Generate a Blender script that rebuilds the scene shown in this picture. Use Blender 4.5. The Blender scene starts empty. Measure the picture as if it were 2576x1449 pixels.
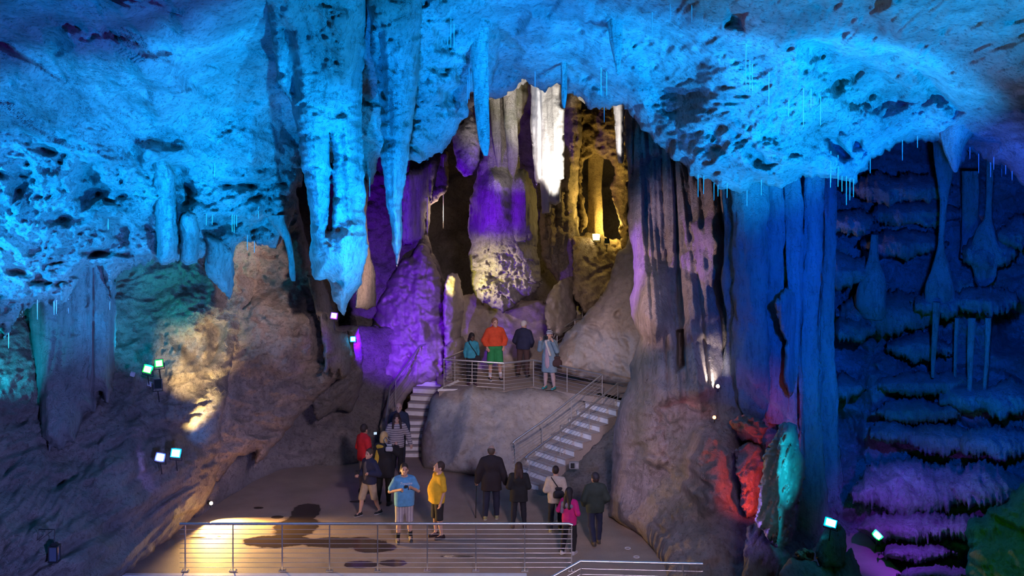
import bpy, bmesh, math, random
import numpy as np
from mathutils import Vector, Matrix, Quaternion

SC = bpy.context.scene
COL = SC.collection
R = math.radians
# ------------------------------------------------------------------ camera
# the photograph is 2576 x 1449; focal length 3000 px, level camera on a gallery 9 m above the cave floor
FPX, CX, CY, HC = 3000.0, 1288.0, 341.0, 9.0
cam = bpy.data.cameras.new('camera')
camera = bpy.data.objects.new('camera', cam)
COL.objects.link(camera)
camera.location = (0, 0, HC)
camera.rotation_euler = (R(90), 0, 0)
cam.sensor_fit = 'HORIZONTAL'
cam.sensor_width = 36.0
cam.lens = 36.0 * FPX / 2576.0
cam.shift_x = 0.0
cam.shift_y = -(724.5 - CY) / 2576.0
cam.clip_end = 200
SC.camera = camera
SC.cycles.max_bounces = 3
SC.cycles.diffuse_bounces = 2
SC.cycles.glossy_bounces = 2
SC.cycles.transmission_bounces = 2


def P(px, py, Y):
    return Vector(((px - CX) * Y / FPX, Y, HC - (py - CY) * Y / FPX))


def PZ(px, py, Z):
    """point on the horizontal plane Z seen at a pixel"""
    return P(px, py, (HC - Z) * FPX / (py - CY))


# ------------------------------------------------------------------ world, exposure
world = bpy.data.worlds.new('world')
SC.world = world
world.use_nodes = True
world.node_tree.nodes['Background'].inputs[0].default_value = (0.02, 0.03, 0.09, 1)
world.node_tree.nodes['Background'].inputs[1].default_value = 0.15
SC.view_settings.view_transform = 'Standard'
SC.view_settings.look = 'None'
SC.view_settings.exposure = 0.0
SC.view_settings.gamma = 1.0
SC.view_settings.use_curve_mapping = False


# ------------------------------------------------------------------ lamps of the show lighting (unseen, some in open air within view)
def spot(name, loc, target, color, power, angle=60, blend=0.6, radius=0.15):
    l = bpy.data.lights.new(name, 'SPOT')
    l.color = color
    l.energy = power
    l.spot_size = R(angle)
    l.spot_blend = blend
    l.shadow_soft_size = radius
    o = bpy.data.objects.new(name, l)
    COL.objects.link(o)
    o.location = loc
    d = Vector(target) - Vector(loc)
    o.rotation_euler = d.to_track_quat('-Z', 'Y').to_euler()
    return o


def lamp(name, loc, color, power, radius=0.1):
    l = bpy.data.lights.new(name, 'POINT')
    l.color = color
    l.energy = power
    l.shadow_soft_size = radius
    o = bpy.data.objects.new(name, l)
    COL.objects.link(o)
    o.location = loc
    return o


# LIGHTS -- coloured show lighting from unseen spots, with added fills; some hang in open air
CYAN, BLUE, DEEP, VIOL, LAV = (0.003, 0.33, 1.0), (0.002, 0.23, 1.0), (0.01, 0.09, 1.0), (0.20, 0.02, 1.0), (0.62, 0.46, 0.85)
PEACH, WARM, YELL, WHITE, TEAL = (1.0, 0.66, 0.46), (1.0, 0.72, 0.36), (1.0, 0.70, 0.16), (1.0, 0.93, 0.88), (0.0, 0.55, 0.62)
# vault on the left
spot('lamp_vault_left', (0.6, 14.5, 1.8), P(400, 400, 23), CYAN, 15000, 44, 0.5, 0.15)
spot('lamp_vault_upper', (-2.5, 9, 3.0), P(150, 250, 20), BLUE, 7975, 42, 0.6, 0.15)
spot('lamp_vault_side', (-11.5, 19.5, 7.0), P(150, 560, 22.5), CYAN, 3190, 64, 0.6, 0.15)
spot('lamp_vault_violet', (4.0, 12, 8.0), P(100, 240, 20), VIOL, 1500, 26, 0.8, 0.2)
spot('fill_vault_gap', (-9.0, 15, 4.5), P(700, 430, 24.5), CYAN, 5075, 26, 0.7, 0.15)  # unseen fill added to lift the shadow beside the giant stalactite
# stalactites in the middle
spot('lamp_stalactites', (3.5, 14, 3.0), P(860, 280, 21.5), CYAN, 12325, 40, 0.5, 0.15)
spot('lamp_middle', (-2.5, 17, 3.0), P(1140, 200, 24), BLUE, 6525, 46, 0.6, 0.15)
# great overhang on the right
spot('lamp_overhang', (8.0, 16.0, 0.5), P(2000, 250, 23.5), CYAN, 23200, 39, 0.5, 0.15)
spot('lamp_overhang_top', (9.5, 11.0, 4.0), P(2000, 60, 19.5), CYAN, 13775, 42, 0.7, 0.15)
spot('lamp_overhang_left', (5.5, 17, 2.0), P(1560, 150, 24), BLUE, 7250, 42, 0.6, 0.15)
spot('lamp_overhang_violet', (-3.0, 14, 8.5), P(2230, 230, 21), VIOL, 900, 26, 0.8, 0.2)
spot('lamp_corner_teal', (5, 9, 6), P(2440, 100, 18), (0.0, 0.34, 0.66), 1500, 46, 0.8, 0.2)
# warm and lavender light on the walls lower down
spot('lamp_crag', (1.5, 20, 6.5), P(690, 650, 29), (1.0, 0.74, 0.76), 3900, 24, 0.8, 0.15)
spot('lamp_fluted', (-2.2, 23.0, 4.9), P(1655, 690, 28.5), (1.0, 0.66, 0.72), 2900, 31, 0.8, 0.15)
spot('fill_crag_top', (2.0, 21, 6.0), P(690, 630, 29), (1.0, 0.66, 0.52), 2600, 17, 0.7, 0.1)  # second unseen spot added to brighten the upper crag
spot('fill_platform', (1.0, 20, 8.8), P(1400, 900, 34), (1.0, 0.76, 0.80), 3200, 34, 0.9, 0.3)  # unseen fill added to brighten the platform and boulder
spot('fill_fluted_low', (-1.0, 20, 6.0), P(1640, 1120, 27), (0.80, 0.58, 1.0), 1500, 26, 0.9, 0.15)  # unseen fill added where the lower flutes stayed dim
spot('fill_hall', (3.0, 7, 9.6), P(1150, 1220, 29), (0.80, 0.62, 0.88), 9000, 38, 0.8, 0.8)  # unseen fill giving the ambient light on floor and visitors
spot('lamp_wall_left', (-1, 10, 4), P(230, 1180, 23.5), (0.25, 0.30, 1.0), 6500, 42, 0.8, 0.4)
# blue columns and the dark alcove
spot('lamp_columns', (8.0, 15, 4), P(1960, 750, 27), (0.0, 0.11, 1.0), 1800, 34, 0.7, 0.2)
spot('lamp_alcove', (6, 15, 8), P(2320, 750, 29), (0.0, 0.09, 1.0), 11000, 50, 0.8, 0.2)
spot('lamp_alcove_low', (9, 19, 1), P(2380, 950, 28), (0.0, 0.22, 0.35), 900, 60, 0.8, 0.2)

# ------------------------------------------------------------------ noise
_rs = np.random.RandomState(7)
_perm = np.concatenate([_rs.permutation(256)] * 3).astype(np.int32)
_g = _rs.normal(size=(256, 3))
_g = (_g / np.linalg.norm(_g, axis=1, keepdims=True)).astype(np.float32)


def noise(x, y, z):
    """gradient noise, about -0.7..0.7"""
    x, y, z = [np.asarray(a, np.float32) for a in np.broadcast_arrays(x, y, z)]
    xi, yi, zi = np.floor(x), np.floor(y), np.floor(z)
    fx, fy, fz = x - xi, y - yi, z - zi
    xi, yi, zi = [(a.astype(np.int32) & 255) for a in (xi, yi, zi)]
    u, v, w = [a * a * a * (a * (a * 6 - 15) + 10) for a in (fx, fy, fz)]
    out = 0
    for dx in (0, 1):
        wx = u if dx else 1 - u
        a = _perm[xi + dx]
        for dy in (0, 1):
            wy = v if dy else 1 - v
            b = _perm[a + yi + dy]
            for dz in (0, 1):
                wz = w if dz else 1 - w
                g = _g[_perm[b + zi + dz] & 255]
                out = out + wx * wy * wz * (g[..., 0] * (fx - dx) + g[..., 1] * (fy - dy) + g[..., 2] * (fz - dz))
    return out


def fbm(x, y, z, o=4, gain=0.5):
    s, a, f = 0, 1.0, 1.0
    for i in range(o):
        s = s + a * noise(x * f + 13.7 * i, y * f + 5.1 * i, z * f + 9.3 * i)
        a *= gain
        f *= 2.03
    return s


def ridged(x, y, z, o=4, gain=0.5):
    s, a, f = 0, 1.0, 1.0
    for i in range(o):
        n = 1 - np.abs(noise(x * f + 3.7 * i, y * f + 15.1 * i, z * f + 2.3 * i)) * 2.2
        s = s + a * n
        a *= gain
        f *= 2.03
    return s


def _h(i, j, k):
    return _rs2[(_perm[(_perm[i & 255] + j) & 255] + k * 57) & 255]


_rs2 = _rs.rand(256).astype(np.float32)


def facets(x, z, amp=1.0):
    """angular broken-rock planes: nearest cell's random tilt, and distance to the cell border"""
    xi, zi = np.floor(x).astype(int), np.floor(z).astype(int)
    best = np.full(x.shape, 1e9, np.float32)
    val = np.zeros(x.shape, np.float32)
    for di in (-1, 0, 1):
        for dj in (-1, 0, 1):
            i, j = xi + di, zi + dj
            cx = i + 0.1 + 0.8 * _h(i, j, 0)
            cz = j + 0.1 + 0.8 * _h(i, j, 1)
            d = (x - cx) ** 2 + (z - cz) ** 2
            v = (_h(i, j, 2) - 0.5) * 2.2 * (x - cx) + (_h(i, j, 3) - 0.5) * 2.2 * (z - cz) + (_h(i, j, 4) - 0.5) * 0.9
            m = d < best
            best = np.where(m, d, best)
            val = np.where(m, v, val)
    return val * amp


def sst(a, b, x):
    t = np.clip((x - a) / (b - a), 0, 1)
    return t * t * (3 - 2 * t)


# rock surfaces: functions of world X, Z (and a seed) that give the push towards (-) or away from (+) the viewer, in metres
def pocked(a=0.3, s=1.0, seed=0.0):
    def f(X, Z):
        wx = X + 0.5 * fbm(X * 0.5, seed, Z * 0.5, 2)
        wz = Z + 0.5 * fbm(X * 0.5, seed + 9, Z * 0.5, 2)
        b = fbm(wx * 0.42 / s, seed, wz * 0.42 / s, 3)
        m = ridged(wx * 1.1 / s, seed + 3, wz * 1.3 / s, 4, 0.55)
        pit = np.clip(fbm(wx * 1.5 / s, seed + 5, wz * 1.9 / s, 3) - 0.12, 0, 1)
        fine = ridged(wx * 3.6 / s, seed + 7, wz * 4.2 / s, 3, 0.6)
        pit2 = np.clip(fbm(X * 4.2, seed + 15, Z * 4.8, 2) - 0.16, 0, 1)
        return a * (1.4 * b - 0.6 * (m - 0.9) + 2.6 * pit - 0.20 * fine) + min(a, 0.3) * 1.1 * pit2
    return f


def slabs(a=0.3, s=1.0, seed=0.0):
    g = pocked(a * 0.45, s * 0.8, seed + 2)
    def f(X, Z):
        wx = X + 0.25 * fbm(X * 1.1, seed, Z * 1.1, 3)
        wz = Z + 0.25 * fbm(X * 1.1, seed + 4, Z * 1.1, 3)
        c, t = math.cos(0.6), math.sin(0.6)
        u, v = (wx * c - wz * t) / (2.6 * s), (wx * t + wz * c) / (1.1 * s)
        return a * sum(1.3 * facets(u + seed + du, v + seed + dv) + 0.22 * facets(u * 2.3 + seed + du, v * 2.3 + dv) for du, dv in ((0, 0), (0.03, 0.01), (-0.03, 0.02), (0.015, -0.05), (-0.015, 0.05), (0.04, 0.05), (-0.04, -0.05))) / 7 + g(X, Z)
    return f


def flutes(a=0.12, wl=0.3, seed=0.0, big=0.3):
    def f(X, Z):
        wx = X + 0.10 * fbm(X * 1.2, seed, Z * 0.22, 3)
        n1 = np.abs(noise(wx / wl, seed, Z * 0.13 / wl * 0.35)) * 2
        n2 = np.abs(noise(wx / wl * 2.3, seed + 8, Z * 0.30)) * 2
        n0 = noise(wx / wl * 0.33, seed + 3, Z * 0.18)
        fine = fbm(X * 5, seed, Z * 3.5, 3)
        return a * (1.5 * n0 - 1.0 * np.sqrt(n1 + 0.02) - 0.4 * n2) + big * fbm(X * 0.4, seed + 1, Z * 0.4, 2) + 0.03 * fine
    return f


def shelves(a=0.4, period=0.9, seed=0.0, fringe=0.28, soft=0.12):
    """flowstone: each tier bulges out downwards and ends in a fringe of drips"""
    def f(X, Z):
        warp = 0.9 * fbm(X * 0.45, seed, Z * 0.35, 3)
        drip = fringe * (np.abs(noise(X * 5.5, seed + 2, Z * 0.3)) + 0.6 * np.abs(noise(X * 12, seed + 6, Z * 0.3)))
        t = Z / period + warp / period * 0.8 - drip / period
        k = np.floor(t)
        s = t - k
        amp = 0.55 + 0.9 * np.abs(noise(X * 0.8, k * 3.3, seed))
        out = np.sqrt(np.clip(1 - s, 0, 1)) * sst(0.0, soft, s)
        flute = np.abs(noise(X * 6.0, seed + 4, Z * 0.5))
        return -a * amp * out - 0.09 * flute + 0.5 * fbm(X * 0.35, seed, Z * 0.35, 3) + 0.05 * fbm(X * 4, seed, Z * 4, 3)
    return f


# ------------------------------------------------------------------ mesh output
def tag(o, label=None, cat=None, group=None, kind=None):
    if label:
        o['label'] = label
    if cat:
        o['category'] = cat
    if group:
        o['group'] = group
    if kind:
        o['kind'] = kind
    return o


def link_mesh(name, me, mat=None, parent=None, loc=None):
    o = bpy.data.objects.new(name, me)
    COL.objects.link(o)
    if mat:
        me.materials.append(mat)
    if parent:
        o.parent = parent
    if loc is not None:
        o.location = loc
    return o


def np_mesh(name, V, F4=None, F3=None, smooth=True):
    V = np.asarray(V, np.float32)
    me = bpy.data.meshes.new(name)
    F4 = np.zeros((0, 4), int) if F4 is None else np.asarray(F4, int).reshape(-1, 4)
    F3 = np.zeros((0, 3), int) if F3 is None else np.asarray(F3, int).reshape(-1, 3)
    n4, n3 = len(F4), len(F3)
    me.vertices.add(len(V))
    me.vertices.foreach_set('co', V.ravel())
    me.loops.add(n4 * 4 + n3 * 3)
    me.loops.foreach_set('vertex_index', np.concatenate([F4.ravel(), F3.ravel()]).astype(np.int32))
    me.polygons.add(n4 + n3)
    me.polygons.foreach_set('loop_start', np.concatenate([np.arange(n4) * 4, n4 * 4 + np.arange(n3) * 3]).astype(np.int32))
    me.polygons.foreach_set('loop_total', np.concatenate([np.full(n4, 4), np.full(n3, 3)]).astype(np.int32))
    me.polygons.foreach_set('use_smooth', np.full(n4 + n3, smooth))
    me.update(calc_edges=True)
    me.validate()
    return me


def empty(name, loc, label=None, cat=None, group=None, rz=0.0):
    o = bpy.data.objects.new(name, None)
    COL.objects.link(o)
    o.location = loc
    o.rotation_euler = (0, 0, rz)
    o.empty_display_size = 0.2
    return tag(o, label, cat, group)


class MB:
    """collects boxes, bars and tubes into one mesh"""
    def __init__(self):
        self.V, self.F4, self.F3 = [], [], []

    def n(self):
        return len(self.V)

    def tube(self, pts, r, seg=8, caps=True, radii=None):
        pts = [Vector(p) for p in pts]
        rings = []
        up = Vector((0, 0, 1))
        for i, p in enumerate(pts):
            if i == 0:
                t = pts[1] - p
            elif i == len(pts) - 1:
                t = p - pts[i - 1]
            else:
                t = (pts[i + 1] - p).normalized() + (p - pts[i - 1]).normalized()
            t.normalize()
            a = t.cross(up)
            if a.length < 1e-3:
                a = t.cross(Vector((1, 0, 0)))
            a.normalize()
            b = t.cross(a)
            rr = radii[i] if radii else r
            ring = []
            for k in range(seg):
                ang = 2 * math.pi * k / seg
                ring.append(len(self.V))
                self.V.append(p + a * (rr * math.cos(ang)) + b * (rr * math.sin(ang)))
            rings.append(ring)
        for i in range(len(rings) - 1):
            for k in range(seg):
                self.F4.append((rings[i][k], rings[i][(k + 1) % seg], rings[i + 1][(k + 1) % seg], rings[i + 1][k]))
        if caps:
            for ring in (rings[0], rings[-1]):
                c = len(self.V)
                self.V.append(sum((Vector(self.V[q]) for q in ring), Vector()) / seg)
                for k in range(seg):
                    self.F3.append((ring[k], ring[(k + 1) % seg], c))
        return self

    def box(self, c, size, rot=None, bev=0.0):
        c = Vector(c)
        hx, hy, hz = [s / 2 for s in size]
        bm = bmesh.new()
        bmesh.ops.create_cube(bm, size=1.0)
        for v in bm.verts:
            v.co = Vector((v.co.x * 2 * hx, v.co.y * 2 * hy, v.co.z * 2 * hz))
        if bev > 0:
            bmesh.ops.bevel(bm, geom=bm.edges[:], offset=bev, segments=2, affect='EDGES')
        base = len(self.V)
        bm.verts.index_update()
        for v in bm.verts:
            q = v.co.copy()
            if rot is not None:
                q = rot @ q
            self.V.append(q + c)
        for f in bm.faces:
            ids = [base + v.index for v in f.verts]
            if len(ids) == 4:
                self.F4.append(tuple(ids))
            elif len(ids) == 3:
                self.F3.append(tuple(ids))
            else:
                for k in range(1, len(ids) - 1):
                    self.F3.append((ids[0], ids[k], ids[k + 1]))
        bm.free()
        return self

    def prism(self, poly, axis_vec, origin=None):
        """poly: list of 3D points (convex-ish), extruded by axis_vec"""
        a = Vector(axis_vec)
        base = len(self.V)
        m = len(poly)
        for p in poly:
            self.V.append(Vector(p))
        for p in poly:
            self.V.append(Vector(p) + a)
        for k in range(m):
            self.F4.append((base + k, base + (k + 1) % m, base + m + (k + 1) % m, base + m + k))
        for k in range(1, m - 1):
            self.F3.append((base, base + k, base + k + 1))
            self.F3.append((base + m, base + m + k + 1, base + m + k))
        return self

    def ball(self, c, r, seg=12, sc=(1, 1, 1), rot=None):
        c = Vector(c)
        base = len(self.V)
        rows = max(6, seg // 2 + 2)
        for i in range(rows + 1):
            th = math.pi * i / rows
            for k in range(seg):
                ph = 2 * math.pi * k / seg
                q = Vector((r * sc[0] * math.sin(th) * math.cos(ph), r * sc[1] * math.sin(th) * math.sin(ph), r * sc[2] * math.cos(th)))
                if rot is not None:
                    q = rot @ q
                self.V.append(c + q)
        for i in range(rows):
            for k in range(seg):
                self.F4.append((base + i * seg + k, base + (i + 1) * seg + k, base + (i + 1) * seg + (k + 1) % seg, base + i * seg + (k + 1) % seg))
        return self

    def build(self, name, mat, parent=None, smooth=True, loc=None):
        me = np_mesh(name, [tuple(v) for v in self.V], self.F4 or None, self.F3 or None, smooth)
        bm = bmesh.new()
        bm.from_mesh(me)
        bmesh.ops.remove_doubles(bm, verts=bm.verts, dist=1e-5)
        bmesh.ops.recalc_face_normals(bm, faces=bm.faces)
        if smooth:
            for e in bm.edges:
                if len(e.link_faces) == 2 and e.calc_face_angle(0) > 0.7:
                    e.smooth = False
        bm.to_mesh(me)
        bm.free()
        return link_mesh(name, me, mat, parent, loc)


# ------------------------------------------------------------------ rock bodies
def tps(pts):
    """smooth depth through (px, py, Y) control points"""
    A = np.array(pts, float)
    if len(A) == 1:
        return lambda x, y: np.full(np.shape(x), A[0, 2], np.float32)
    p = A[:, :2] / 500.0
    n = len(p)
    if n < 4:
        M = np.c_[np.ones(n), p]
        c, *_ = np.linalg.lstsq(M, A[:, 2], rcond=None)
        return lambda x, y: (c[0] + c[1] * x / 500.0 + c[2] * y / 500.0).astype(np.float32)
    def U(r2):
        return 0.5 * r2 * np.log(r2 + 1e-9)
    K = U(((p[:, None] - p[None]) ** 2).sum(-1)) + 0.02 * np.eye(n)
    M = np.zeros((n + 3, n + 3))
    M[:n, :n] = K
    M[:n, n:] = np.c_[np.ones(n), p]
    M[n:, :n] = M[:n, n:].T
    w = np.linalg.solve(M, np.r_[A[:, 2], 0, 0, 0])
    lo, hi = A[:, 2].min() - 1.5, A[:, 2].max() + 1.5
    def f(x, y):
        x, y = np.asarray(x) / 500.0, np.asarray(y) / 500.0
        s = w[n] + w[n + 1] * x + w[n + 2] * y
        for i in range(n):
            s = s + w[i] * U((x - p[i, 0]) ** 2 + (y - p[i, 1]) ** 2)
        return np.clip(s, lo, hi).astype(np.float32)
    return f


def sdf_poly(x, y, poly):
    """signed distance, positive inside"""
    poly = np.array(poly, float)
    best = np.full(x.shape, 1e12)
    inside = np.zeros(x.shape, bool)
    for i in range(len(poly)):
        ax, ay = poly[i]
        bx, by = poly[(i + 1) % len(poly)]
        dx, dy = bx - ax, by - ay
        L = dx * dx + dy * dy + 1e-9
        t = np.clip(((x - ax) * dx + (y - ay) * dy) / L, 0, 1)
        best = np.minimum(best, (x - ax - t * dx) ** 2 + (y - ay - t * dy) ** 2)
        if ay != by:
            c = ((ay > y) != (by > y)) & (x < (bx - ax) * (y - ay) / (by - ay) + ax)
            inside ^= c
    d = np.sqrt(best)
    return np.where(inside, d, -d).astype(np.float32)


def mass(name, poly, D, mat, rough=None, step=4, edge=(6, 40), drip=None, lip=(40, 0.6), back=1.5, bumps=(), holes=(), seed=0.0,
         label=None, cat=None, group=None, kind=None, fade=None):
    """A body of rock. Its outline was measured on the photograph and stands at its own distance D (m); the face is relief, the rim turns
    round a lip and the body has a back of its own. edge = ragged rim (amplitude, length), drip = icicled rim, bumps = (outline, height m, softness)."""
    D = tps(D)
    pa = np.array(poly, float)
    x0, x1 = max(pa[:, 0].min() - 12, -260), min(pa[:, 0].max() + 12, 2836)
    y0, y1 = max(pa[:, 1].min() - 12, -220), min(pa[:, 1].max() + 40, 1640)
    gx = np.arange(x0, x1 + step, step)
    gy = np.arange(y0, y1 + step, step)
    px, py = np.meshgrid(gx, gy)
    d = sdf_poly(px, py, poly)
    for h in holes:
        d = np.minimum(d, -sdf_poly(px, py, h))
    if edge:
        d = d + edge[0] * 1.6 * fbm(px / edge[1], seed + 0.5, py / edge[1], 3)
    if drip:
        a, w = drip
        dr = np.abs(noise(px / w, seed + 4.0, py * 0.002)) * 1.6 + 0.8 * np.abs(noise(px / w * 2.7, seed + 8.0, py * 0.002))
        d = d + a * (dr - 0.55) * sst(-a * 2, a * 2, 30 - np.abs(d))
    gyd, gxd = np.gradient(d, step)
    gl = np.sqrt(gxd ** 2 + gyd ** 2) + 1e-6
    keep = d > -0.55 * step
    rim = keep & (np.abs(d) <= 0.8 * step)
    mv = np.where(rim, np.clip(d, -step, step), 0)
    qx = px - mv * gxd / gl / np.maximum(gl, 0.6)
    qy = py - mv * gyd / gl / np.maximum(gl, 0.6)
    dd = np.where(rim, 0, np.maximum(d, 0))
    Yn = D(qx, qy)
    Rl, T = lip
    t = np.clip(dd / Rl, 0, 1)
    Yf = Yn + T * (1 - np.sqrt(np.clip(1 - (1 - t) ** 2, 0, 1)))
    X, Z = (qx - CX) * Yn / FPX, HC - (qy - CY) * Yn / FPX
    if rough is not None:
        r = rough(X + seed * 3.1, Z)
        if fade:
            r = r * sst(0, fade, dd + fade * 0.25)
        Yf = Yf + r
    for b in bumps:
        bd = sdf_poly(qx, qy, b[0]) + b[2] * 0.35 * fbm(qx / 45.0, seed, qy / 45.0, 3)
        Yf = Yf - b[1] * sst(-b[2] * 0.25, b[2], bd)
    idx = np.full(px.shape, -1, int)
    n = int(keep.sum())
    idx[keep] = np.arange(n)
    V = np.stack([(qx - CX) * Yf / FPX, Yf, HC - (qy - CY) * Yf / FPX], -1)[keep]

    def quads(ix):
        a, b, c, e = ix[:-1, :-1], ix[:-1, 1:], ix[1:, 1:], ix[1:, :-1]
        ok = [(a >= 0), (b >= 0), (c >= 0), (e >= 0)]
        m4 = ok[0] & ok[1] & ok[2] & ok[3]
        F4 = np.stack([a, e, c, b], -1)[m4]
        F3 = []
        for miss, tri in ((0, (b, e, c)), (1, (a, e, c)), (2, (a, e, b)), (3, (a, c, b))):
            m = ~ok[miss]
            for k in range(4):
                if k != miss:
                    m = m & ok[k]
            F3.append(np.stack(tri, -1)[m])
        return F4, np.concatenate(F3)
    F4, F3 = quads(idx)
    if back:
        inner = keep & ~rim
        # vertices whose whole neighbourhood is kept get a back vertex, the rest share the rim
        bidx = idx.copy()
        m = int(inner.sum())
        bidx[inner] = n + np.arange(m)
        Rb = max(Rl, 60)
        tb = np.clip(dd / Rb, 0, 1)
        Yb = np.maximum(Yn + T, Yf) + 0.02 + back * np.sqrt(np.clip(1 - (1 - tb) ** 2, 0, 1))
        VB = np.stack([(qx - CX) * Yb / FPX, Yb, HC - (qy - CY) * Yb / FPX], -1)[inner]
        B4, B3 = quads(bidx)
        V = np.concatenate([V, VB])
        F4 = np.concatenate([F4, B4[:, ::-1]])
        F3 = np.concatenate([F3, B3[:, ::-1]])
    V = V.astype(np.float64)
    org = np.zeros(3)
    if kind != 'structure':
        # a thing's own origin: its hanging root or its foot
        org = np.array([V[:, 0].mean(), V[:, 1].mean(), V[:, 2].min()])
    me = np_mesh(name, V - org, F4, F3)
    o = link_mesh(name, me, mat, None, org)
    return tag(o, label, cat, group, kind)


def spire(name, pts, Y, mat, label=None, cat='stalactite', group=None, seg=28, flute=0.12, nfl=9, rough=0.12, seed=0.0, depth=1.0, sub=14, kind=None, parent=None):
    """A round rock spire through (px, py, radius px) stations standing at distance Y (or a list of distances)."""
    Ys = Y if isinstance(Y, (list, tuple)) else [Y] * len(pts)
    c = np.array([list(P(p[0], p[1], yy)) + [p[2] * yy / FPX] for p, yy in zip(pts, Ys)])
    # resample smoothly
    k = len(c)
    t = np.linspace(0, k - 1, (k - 1) * sub + 1)
    i1 = np.clip(np.floor(t).astype(int), 0, k - 2)
    u = (t - i1)[:, None]
    p0, p1, p2, p3 = c[np.maximum(i1 - 1, 0)], c[i1], c[i1 + 1], c[np.minimum(i1 + 2, k - 1)]
    S = 0.5 * (2 * p1 + (p2 - p0) * u + (2 * p0 - 5 * p1 + 4 * p2 - p3) * u ** 2 + (3 * p1 - p0 - 3 * p2 + p3) * u ** 3)
    S[:, 3] = np.maximum(S[:, 3], 0.004)
    m = len(S)
    a = np.linspace(0, 2 * np.pi, seg, endpoint=False)
    A, Zc = np.meshgrid(a, S[:, 2])
    rad = S[:, 3][:, None]
    fl = np.abs(noise(np.cos(A) * nfl / 6.28 + seed, np.sin(A) * nfl / 6.28, Zc * 0.18 + seed))
    rr = rad * (1 + flute * (1.6 * fl - 0.5)) + np.minimum(rad, 0.35) * rough * fbm(np.cos(A) * 1.6 + seed, np.sin(A) * 1.6, Zc * 1.8, 3) * 1.8
    X = S[:, 0][:, None] + rr * np.cos(A)
    Yy = S[:, 1][:, None] + rr * np.sin(A) * depth
    ZZ = S[:, 2][:, None] + 0 * A
    V = np.stack([X, Yy, ZZ], -1).reshape(-1, 3)
    ii, kk = np.meshgrid(np.arange(m - 1), np.arange(seg), indexing='ij')
    F4 = np.stack([ii * seg + kk, ii * seg + (kk + 1) % seg, (ii + 1) * seg + (kk + 1) % seg, (ii + 1) * seg + kk], -1).reshape(-1, 4)
    top, bot = len(V), len(V) + 1
    V = np.concatenate([V, S[[0, -1], :3]])
    ks = np.arange(seg)
    F3 = np.concatenate([np.stack([ks, (ks + 1) % seg, np.full(seg, top)], -1), np.stack([(m - 1) * seg + (ks + 1) % seg, (m - 1) * seg + ks, np.full(seg, bot)], -1)])
    org = np.array([V[:, 0].mean(), V[:, 1].mean(), V[:, 2].min()])
    me = np_mesh(name, V - org, F4, F3)
    bm = bmesh.new()
    bm.from_mesh(me)
    bmesh.ops.recalc_face_normals(bm, faces=bm.faces)
    bm.to_mesh(me)
    bm.free()
    o = link_mesh(name, me, mat, parent, org)
    return tag(o, label, cat, group, kind)


# ------------------------------------------------------------------ materials
def _nt(name):
    m = bpy.data.materials.new(name)
    m.use_nodes = True
    nt = m.node_tree
    b = nt.nodes['Principled BSDF']
    return m, nt, b


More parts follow.
